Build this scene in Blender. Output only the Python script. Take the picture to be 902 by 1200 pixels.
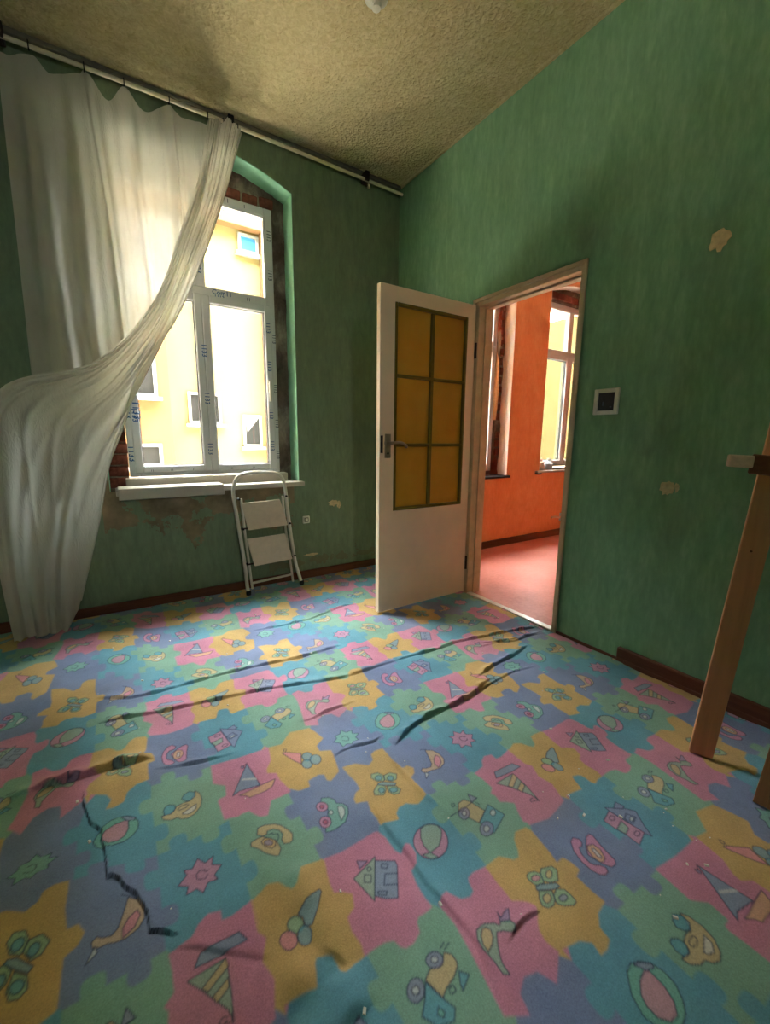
import bpy, bmesh, math, random
import numpy as np
from mathutils import Vector, Matrix, noise as mnoise
S = bpy.context.scene
for o in list(bpy.data.objects): bpy.data.objects.remove(o)
random.seed(4); RNG = np.random.default_rng(4)
PI = math.pi

# ------------------------------------------------------------------ camera
cam = bpy.data.cameras.new('camera'); cam_o = bpy.data.objects.new('camera', cam); S.collection.objects.link(cam_o)
r_ = (0.83871164, -0.54449138, 0.00958763); u_ = (0.08777516, 0.15253874, 0.98439192); d_ = (0.5374554, 0.8247794, -0.17572884)
cam_o.matrix_world = Matrix(((r_[0], u_[0], -d_[0], 0), (r_[1], u_[1], -d_[1], 0), (r_[2], u_[2], -d_[2], 1.14), (0, 0, 0, 1)))
cam.sensor_fit = 'HORIZONTAL'; cam.sensor_width = 36; cam.lens = 36*488.305/902; cam.clip_start = .02; cam.clip_end = 200
S.camera = cam_o
# ------------------------------------------------------------------ colour management, sky, daylight
S.view_settings.view_transform = 'Standard'; S.view_settings.look = 'None'; S.view_settings.gamma = 1
S.view_settings.use_curve_mapping = False
S.view_settings.exposure = 0.92
SKY = 92.0
w = bpy.data.worlds.new('overcast_sky'); S.world = w; w.use_nodes = True
bg = w.node_tree.nodes['Background']; bg.inputs[0].default_value = (.96, .98, 1.0, 1); bg.inputs[1].default_value = SKY
YR = -1.42
sun = bpy.data.lights.new('sun', 'SUN'); sun.energy = 125; sun.angle = .01; sun.color = (1, .95, .86); so = bpy.data.objects.new('sun', sun); S.collection.objects.link(so)
so.rotation_euler = Vector((-.55, .06, -1)).to_track_quat('-Z', 'Y').to_euler()      # high sun along the courtyard, it never reaches the rooms directly
def portal(loc, sx, sy, rot):       # light portals in the window and fill openings: they emit nothing, they guide the sky sampling
    l = bpy.data.lights.new('window_portal', 'AREA'); l.shape = 'RECTANGLE'; l.size = sx; l.size_y = sy; l.cycles.is_portal = True
    o = bpy.data.objects.new('window_portal', l); S.collection.objects.link(o); o.location = loc; o.rotation_euler = rot
portal((.6, 3.42, 1.8), 1.1, 1.95, (-PI/2, 0, 0))
portal((2.95, 3.42, 1.8), 1.1, 1.95, (-PI/2, 0, 0))
portal((4.62, 3.42, 1.8), 1.2, 1.95, (-PI/2, 0, 0))
portal((.05, YR, 1.75), .22, .18, (PI/2, 0, 0))  # sits in the added fill-light opening behind the camera

# ------------------------------------------------------------------ helpers
def link(o, parent=None):
    S.collection.objects.link(o)
    if parent is not None: o.parent = parent
    return o
def tag(o, label=None, cat=None, group=None, kind=None):
    if label: o['label'] = label
    if cat: o['category'] = cat
    if group: o['group'] = group
    if kind: o['kind'] = kind
    return o
def empty(name, loc=(0, 0, 0), rot=(0, 0, 0)):
    o = bpy.data.objects.new(name, None); o.location = loc; o.rotation_euler = rot; o.empty_display_size = .05
    return link(o)
class MB:
    def __init__(s): s.b = bmesh.new()
    def box(s, a, b, bev=0, M=None, seg=1):
        t = bmesh.new(); bmesh.ops.create_cube(t, size=1)
        c = [(a[i]+b[i])/2 for i in range(3)]; d = [abs(b[i]-a[i]) for i in range(3)]
        for v in t.verts: v.co = Vector((c[0]+v.co.x*d[0], c[1]+v.co.y*d[1], c[2]+v.co.z*d[2]))
        if bev: bmesh.ops.bevel(t, geom=list(t.edges), offset=min(bev, min(d)*.45), segments=seg, affect='EDGES', profile=.6)
        if M is not None: t.transform(M)
        s._m(t); return s
    def _m(s, t):
        me = bpy.data.meshes.new('t'); t.to_mesh(me); t.free(); s.b.from_mesh(me); bpy.data.meshes.remove(me)
    def tube(s, pts, r, n=10, closed=False, cap=True):
        P = [Vector(p) for p in pts]; N = len(P); rs = r if isinstance(r, (list, tuple)) else [r]*N
        rings = []; up = None
        for i, p in enumerate(P):
            if closed: d = (P[(i+1) % N]-P[i-1]).normalized()
            else: d = (P[min(i+1, N-1)]-P[max(i-1, 0)]).normalized()
            if up is None: up = d.orthogonal().normalized()
            up = (up-d*up.dot(d)).normalized(); sd = d.cross(up)
            rings.append([s.b.verts.new(p+(up*math.cos(2*PI*k/n)+sd*math.sin(2*PI*k/n))*rs[i]) for k in range(n)])
        for i in range(N if closed else N-1):
            A, B = rings[i], rings[(i+1) % N]
            for k in range(n): s.b.faces.new((A[k], A[(k+1) % n], B[(k+1) % n], B[k]))
        if cap and not closed:
            s.b.faces.new(list(reversed(rings[0]))); s.b.faces.new(rings[-1])
        return s
    def prism(s, poly, ax, a, b):        # polygon (2D) extruded along axis ax from a to b
        def mk(p, h):
            c = [p[0], p[1]]; c.insert(ax, h); return s.b.verts.new(c)
        A = [mk(p, a) for p in poly]; B = [mk(p, b) for p in poly]; n = len(poly)
        s.b.faces.new(A); s.b.faces.new(list(reversed(B)))
        for k in range(n): s.b.faces.new((A[(k+1) % n], A[k], B[k], B[(k+1) % n]))
        return s
    def lathe(s, prof, c, n=20, M=None):
        t = bmesh.new(); rings = []
        for r, z in prof:
            rings.append([t.verts.new((max(r, 1e-4)*math.cos(2*PI*k/n), max(r, 1e-4)*math.sin(2*PI*k/n), z)) for k in range(n)])
        for A, B in zip(rings, rings[1:]):
            for k in range(n): t.faces.new((A[k], A[(k+1) % n], B[(k+1) % n], B[k]))
        t.faces.new(list(reversed(rings[0]))); t.faces.new(rings[-1])
        if M is not None: t.transform(M)
        t.transform(Matrix.Translation(c)); s._m(t); return s
    def build(s, name, m, parent=None, smooth=False, kind=None):
        bmesh.ops.recalc_face_normals(s.b, faces=s.b.faces)
        me = bpy.data.meshes.new(name); s.b.to_mesh(me); s.b.free(); me.materials.append(m)
        if smooth:
            for p in me.polygons: p.use_smooth = True
            try: me.set_sharp_from_angle(angle=math.radians(40))
            except Exception: pass
        o = bpy.data.objects.new(name, me); link(o, parent)
        if kind: o['kind'] = kind
        return o
def catmull(P, n=8):
    P = [Vector(p) for p in P]; out = []
    for i in range(len(P)-1):
        a, b, c, d = P[max(i-1, 0)], P[i], P[i+1], P[min(i+2, len(P)-1)]
        for k in range(n):
            t = k/n; out.append(.5*((2*b)+(c-a)*t+(2*a-5*b+4*c-d)*t*t+(-a+3*b-3*c+d)*t**3))
    out.append(P[-1]); return out

# ------------------------------------------------------------------ materials
def s2l(c): return tuple(((x/255)/12.92 if x/255 <= .04045 else ((x/255+.055)/1.055)**2.4) for x in c)
class NT:
    def __init__(s, name):
        s.m = bpy.data.materials.new(name); s.m.use_nodes = True; s.t = s.m.node_tree; s.p = s.t.nodes['Principled BSDF']
        s.out = s.t.nodes['Material Output']; s.tc = s.n('ShaderNodeTexCoord')
    def n(s, k, **kw):
        x = s.t.nodes.new(k)
        for a, b in kw.items(): setattr(x, a, b)
        return x
    def l(s, a, b): s.t.links.new(a, b)
    def coord(s, scale=(1, 1, 1), loc=(0, 0, 0), rot=(0, 0, 0)):
        mp = s.n('ShaderNodeMapping'); s.l(s.tc.outputs['Object'], mp.inputs[0])
        mp.inputs['Scale'].default_value = scale; mp.inputs['Location'].default_value = loc; mp.inputs['Rotation'].default_value = rot
        return mp.outputs[0]
    def noise(s, scale, detail=4, rough=.55, vec=None, dist=0):
        x = s.n('ShaderNodeTexNoise'); x.inputs['Scale'].default_value = scale; x.inputs['Detail'].default_value = detail
        x.inputs['Roughness'].default_value = rough; x.inputs['Distortion'].default_value = dist
        s.l(vec if vec is not None else s.tc.outputs['Object'], x.inputs['Vector']); return x.outputs[0]
    def ramp(s, fac, stops):
        x = s.n('ShaderNodeValToRGB'); s.l(fac, x.inputs[0]); e = x.color_ramp.elements
        while len(e) < len(stops): e.new(.5)
        for i, (p, c) in enumerate(stops): e[i].position = p; e[i].color = (*c, 1) if len(c) == 3 else c
        return x.outputs[0]
    def mix(s, f, a, b, mode='MIX'):
        x = s.n('ShaderNodeMix', data_type='RGBA', blend_type=mode)
        for sock, v in ((x.inputs[0], f), (x.inputs[6], a), (x.inputs[7], b)):
            if hasattr(v, 'is_linked'): s.l(v, sock)
            elif isinstance(v, (int, float)): sock.default_value = v
            else: sock.default_value = (*v, 1)
        return x.outputs[2]
    def math(s, op, a, b=0.0, clamp=False):
        x = s.n('ShaderNodeMath', operation=op); x.use_clamp = clamp
        for i, v in enumerate((a, b)):
            if hasattr(v, 'is_linked'): s.l(v, x.inputs[i])
            else: x.inputs[i].default_value = v
        return x.outputs[0]
    def sep(s, v=None):
        x = s.n('ShaderNodeSeparateXYZ'); s.l(v if v is not None else s.tc.outputs['Object'], x.inputs[0]); return x.outputs
    def bump(s, h, strength=.3, dist=.01):
        x = s.n('ShaderNodeBump'); x.inputs['Strength'].default_value = strength; x.inputs['Distance'].default_value = dist
        s.l(h, x.inputs['Height']); s.l(x.outputs[0], s.p.inputs['Normal']); return x
    def done(s, col=None, rough=.8, spec=.3, metal=0):
        if col is not None:
            if hasattr(col, 'is_linked'): s.l(col, s.p.inputs['Base Color'])
            else: s.p.inputs['Base Color'].default_value = (*col, 1)
        s.p.inputs['Roughness'].default_value = rough; s.p.inputs['Specular IOR Level'].default_value = spec; s.p.inputs['Metallic'].default_value = metal
        return s.m
def simple(name, c, rough=.6, var=.12, scale=25, spec=.35, metal=0, bump=0):
    n = NT(name); c = s2l(c); f = n.noise(scale, 5)
    col = n.ramp(f, [(.3, tuple(x*(1-var) for x in c)), (.7, tuple(min(1, x*(1+var)) for x in c))])
    if bump: n.bump(f, bump, .004)
    return n.done(col, rough, spec, metal)
def wood(name, c, axis=2, rough=.5, scale=1.0, var=.3):
    n = NT(name); sc = [26*scale]*3; sc[axis] = 1.6*scale; v = n.coord(tuple(sc)); f = n.noise(1.5, 6, .6, v, .6); c = s2l(c)
    col = n.ramp(f, [(.3, tuple(x*(1-var) for x in c)), (.52, c), (.72, tuple(min(1, x*(1+var*.6)) for x in c))])
    n.bump(f, .08, .002); return n.done(col, rough, .3)
def painted_wall(name, dark, mid, light, streak=(7, 7, 1.6), stain=True):
    n = NT(name); v = n.coord(streak); f = n.noise(2.2, 8, .68, v, .5); g = n.noise(.9, 3, .5); h = n.noise(46, 3, .6, n.coord((1, 1, .35)))
    a = n.math('ADD', n.math('MULTIPLY', f, .62), n.math('MULTIPLY', h, .38))
    a = n.math('ADD', a, n.math('MULTIPLY', n.math('SUBTRACT', g, .5), .35))
    col = n.ramp(a, [(.34, s2l(dark)), (.5, s2l(mid)), (.68, s2l(light))])
    if stain:
        st = n.ramp(n.noise(1.7, 5, .6, n.coord((1, 1, 1), (3.1, 0, 1.7))), [(.62, (0, 0, 0)), (.72, (1, 1, 1))])
        col = n.mix(n.math('MULTIPLY', st, .35), col, s2l((92, 104, 78)))
    n.bump(h, .25, .003); return n, col
n, col = painted_wall('green_sponged_paint', (108, 146, 112), (120, 158, 122), (138, 174, 136)); M_GREEN = n.done(col, .75, .25)
# back wall: same paint, bare plaster where it broke off under the sill and above the baseboard
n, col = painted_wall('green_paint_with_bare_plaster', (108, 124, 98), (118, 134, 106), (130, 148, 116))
X, Y, Z = n.sep(); nz = n.noise(5.5, 6, .62)
m1 = n.math('SUBTRACT', n.math('MULTIPLY', n.math('SUBTRACT', nz, .5), 1.3), n.math('ABSOLUTE', n.math('SUBTRACT', Z, .70)))
m1 = n.math('ADD', m1, .13)
xin = n.math('MULTIPLY', n.math('GREATER_THAN', X, -.08), n.math('LESS_THAN', X, 1.17))
m1 = n.math('MULTIPLY', n.math('GREATER_THAN', m1, 0), xin)
nb = n.noise(9, 5, .6)
m2 = n.math('GREATER_THAN', n.math('SUBTRACT', n.math('MULTIPLY', n.math('SUBTRACT', nb, .45), .55), n.math('ABSOLUTE', n.math('SUBTRACT', Z, .14))), 0)
m2 = n.math('MULTIPLY', m2, n.math('GREATER_THAN', X, .95))
pl_c = n.ramp(n.noise(7, 6, .6), [(.3, s2l((98, 88, 66))), (.7, s2l((150, 134, 104)))])
col = n.mix(m1, col, pl_c); col = n.mix(n.math('MULTIPLY', m2, .6), col, s2l((120, 112, 84)))
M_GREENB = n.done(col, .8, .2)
M_REVEAL = simple('pale_green_reveal_paint', (146, 200, 168), .75, .14, 9)
n = NT('stucco_ceiling'); v = n.coord((1, 1, 1)); a = n.noise(34, 5, .6, v, 1.2); b_ = n.noise(11, 3)
vo = n.n('ShaderNodeTexVoronoi'); vo.inputs['Scale'].default_value = 46; n.l(v, vo.inputs['Vector'])
hh = n.math('ADD', a, n.math('MULTIPLY', vo.outputs[0], .45)); n.bump(hh, 1.0, .02)
M_CEIL = n.done(n.ramp(n.math('ADD', n.math('MULTIPLY', a, .6), n.math('MULTIPLY', n.noise(.8, 3), .4)), [(.35, s2l((186, 168, 122))), (.65, s2l((220, 204, 160)))]), .9, .15)
M_BASE = wood('brown_painted_baseboard', (104, 60, 40), 0, .5); M_BASEY = wood('brown_painted_baseboard_side', (100, 56, 38), 1, .5)
M_SUBFLOOR = wood('old_floorboards', (70, 52, 38), 0, .8)
n = NT('rough_plaster_and_brick_dust'); a = n.noise(6, 7, .65, n.coord((1, 1, .6)), .4); b2 = n.noise(3.1, 4, .6)
c1 = n.ramp(a, [(.3, s2l((66, 56, 48))), (.5, s2l((112, 98, 86))), (.7, s2l((168, 158, 142)))])
c2 = n.ramp(a, [(.3, s2l((82, 38, 28))), (.6, s2l((150, 78, 58)))])
n.bump(a, .8, .02); M_RUBBLE = n.done(n.mix(n.math('MULTIPLY', n.ramp(b2, [(.5, (0, 0, 0)), (.58, (1, 1, 1))]), n.math('MAXIMUM', n.math('LESS_THAN', n.sep()[0], .2), n.math('MAXIMUM', n.math('GREATER_THAN', n.sep()[2], 2.70), n.math('GREATER_THAN', n.sep()[0], 2.2)))), c1, c2), .95, .1)
M_BRICK = simple('red_brick', (116, 66, 54), .95, .4, 30, .1, 0, .5)
M_PVC = simple('white_window_plastic', (214, 216, 218), .35, .03, 8, .45)
M_FILMTXT = simple('faded_blue_print', (44, 92, 150), .6, .2, 60)
M_FILMGREY = simple('grey_print', (84, 94, 110), .6, .2, 60)
M_SEAL = simple('dark_rubber_gasket', (48, 46, 44), .6)
M_SILL = simple('white_sill_board', (182, 174, 160), .4, .06, 6)
M_WHITE = simple('white_gloss_paint', (226, 220, 204), .35, .06, 10)
M_DOOR = simple('cream_door_paint', (236, 216, 184), .45, .06, 5)
M_CASING = simple('worn_cream_frame_paint', (206, 182, 146), .5, .12, 14)
M_OLIVE = simple('olive_glazing_bead', (108, 96, 30), .45, .12, 20)
M_CREAMBEAD = M_OLIVE
M_STEEL = simple('brushed_handle_metal', (170, 160, 140), .32, .05, 30, .5, .8)
M_DARKM = simple('dark_hinge_metal', (66, 52, 44), .5, .1, 30, .4, .5)
M_LADDER = simple('off_white_enamel_tube', (206, 200, 186), .35, .06, 12, .45)
M_STEP = simple('ribbed_cream_tread', (206, 190, 168), .55, .06, 30)
M_BLACK = simple('black_rubber', (28, 26, 24), .7)
M_RODW = simple('cream_rail_plastic', (206, 196, 172), .45, .08, 10)
M_SOCK = simple('white_socket_plastic', (214, 212, 200), .4)
M_PLANK = wood('pale_beech_plank', (212, 152, 108), 2, .45, 1, .14)
M_PALEEND = simple('pale_end_grain', (214, 176, 148), .6, .12, 60)
M_DKWOOD = wood('dark_brown_stained_wood', (96, 56, 32), 1, .5, 1, .3)
M_FRAMEW = wood('brown_frame_wood', (172, 122, 86), 2, .5, 1, .2)
n, col = painted_wall('orange_wall_paint', (222, 142, 88), (232, 156, 102), (240, 174, 124), (3, 3, 1.5), False); M_ORANGE = n.done(col, .8, .2)
n = NT('red_painted_floor'); a = n.noise(2.6, 6, .6); b3 = n.noise(40, 3, .6)
M_REDF = n.done(n.ramp(n.math('ADD', n.math('MULTIPLY', a, .6), n.math('MULTIPLY', b3, .4)), [(.36, s2l((178, 106, 90))), (.6, s2l((200, 128, 112)))]), .55, .35)
M_CREAM = simple('cream_reveal_plaster', (240, 224, 208), .8, .05, 6)
M_PEEL = simple('bare_plaster_patch', (206, 186, 142), .9, .2, 40)
M_CHIP = simple('white_plaster_crumb', (226, 222, 210), .9, .08, 50)
def glassmat(name, tint=(1, 1, 1)):
    n = NT(name); tr = n.n('ShaderNodeBsdfTransparent'); tr.inputs[0].default_value = (*tint, 1)
    gl = n.n('ShaderNodeBsdfGlossy'); gl.inputs['Roughness'].default_value = .02
    fr = n.n('ShaderNodeFresnel'); fr.inputs[0].default_value = 1.45; mx = n.n('ShaderNodeMixShader')
    n.l(n.math('MULTIPLY', fr.outputs[0], .6), mx.inputs[0]); n.l(tr.outputs[0], mx.inputs[1]); n.l(gl.outputs[0], mx.inputs[2]); n.l(mx.outputs[0], n.out.inputs[0])
    return n.m
M_GLASS = glassmat('clear_window_glass', (.96, .98, .97))
n = NT('amber_textured_glass'); n.done(n.ramp(n.noise(7, 4), [(.3, s2l((178, 142, 52))), (.7, s2l((192, 156, 66)))]), .28, .5)
tl = n.n('ShaderNodeBsdfTranslucent'); tl.inputs[0].default_value = (*s2l((210, 166, 60)), 1); mx = n.n('ShaderNodeMixShader'); mx.inputs[0].default_value = .35
n.l(n.p.outputs[0], mx.inputs[1]); n.l(tl.outputs[0], mx.inputs[2]); n.l(mx.outputs[0], n.out.inputs[0]); n.bump(n.noise(90, 3), .4, .003); M_AMBER = n.m
n = NT('sheer_white_curtain_cloth'); n.done(n.ramp(n.noise(3, 5), [(.3, s2l((212, 204, 182))), (.7, s2l((232, 226, 208)))]), .9, .1)
wv = n.noise(5, 5, .6, n.coord((9, 9, 3)), 1.5); bp = n.bump(wv, .35, .012)
tl = n.n('ShaderNodeBsdfTranslucent'); tl.inputs[0].default_value = (*s2l((180, 179, 170)), 1); n.l(bp.outputs[0], tl.inputs['Normal'])
tp = n.n('ShaderNodeBsdfTransparent'); m1_ = n.n('ShaderNodeMixShader'); m1_.inputs[0].default_value = .42; m2_ = n.n('ShaderNodeMixShader'); m2_.inputs[0].default_value = .05
n.l(n.p.outputs[0], m1_.inputs[1]); n.l(tl.outputs[0], m1_.inputs[2]); n.l(m1_.outputs[0], m2_.inputs[1]); n.l(tp.outputs[0], m2_.inputs[2]); n.l(m2_.outputs[0], n.out.inputs[0])
M_CURT = n.m
M_TIE = simple('beige_pink_tieback_cloth', (196, 160, 140), .8, .1, 30)
# building outside
M_FCREAM = simple('cream_facade_render', (86, 77, 44), .9, .03, 2)
M_FYEL = simple('warm_yellow_facade_render', (72, 47, 17), .9, .04, 2)
M_FWHITE = simple('white_outside_window_frame', (88, 88, 85), .6)
M_FPANE = simple('grey_outside_pane', (22, 21, 20), .6, .2, 2, .1)
M_FBLUE = simple('sky_blue_outside_pane', (34, 80, 116), .6, .1, 1, .1)
M_NET = simple('white_net_curtain_far', (80, 80, 79), .9)
M_FGREY = simple('pale_grey_house_render', (225, 226, 226), .9, .05, 2)
M_BOUNCE = simple('pale_bounce_surface', (206, 200, 188), .9, .05, 2)  # for the unseen slab that bounces sun upward
M_ASPH = simple('courtyard_paving', (130, 126, 118), .9, .1, 2)
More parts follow.
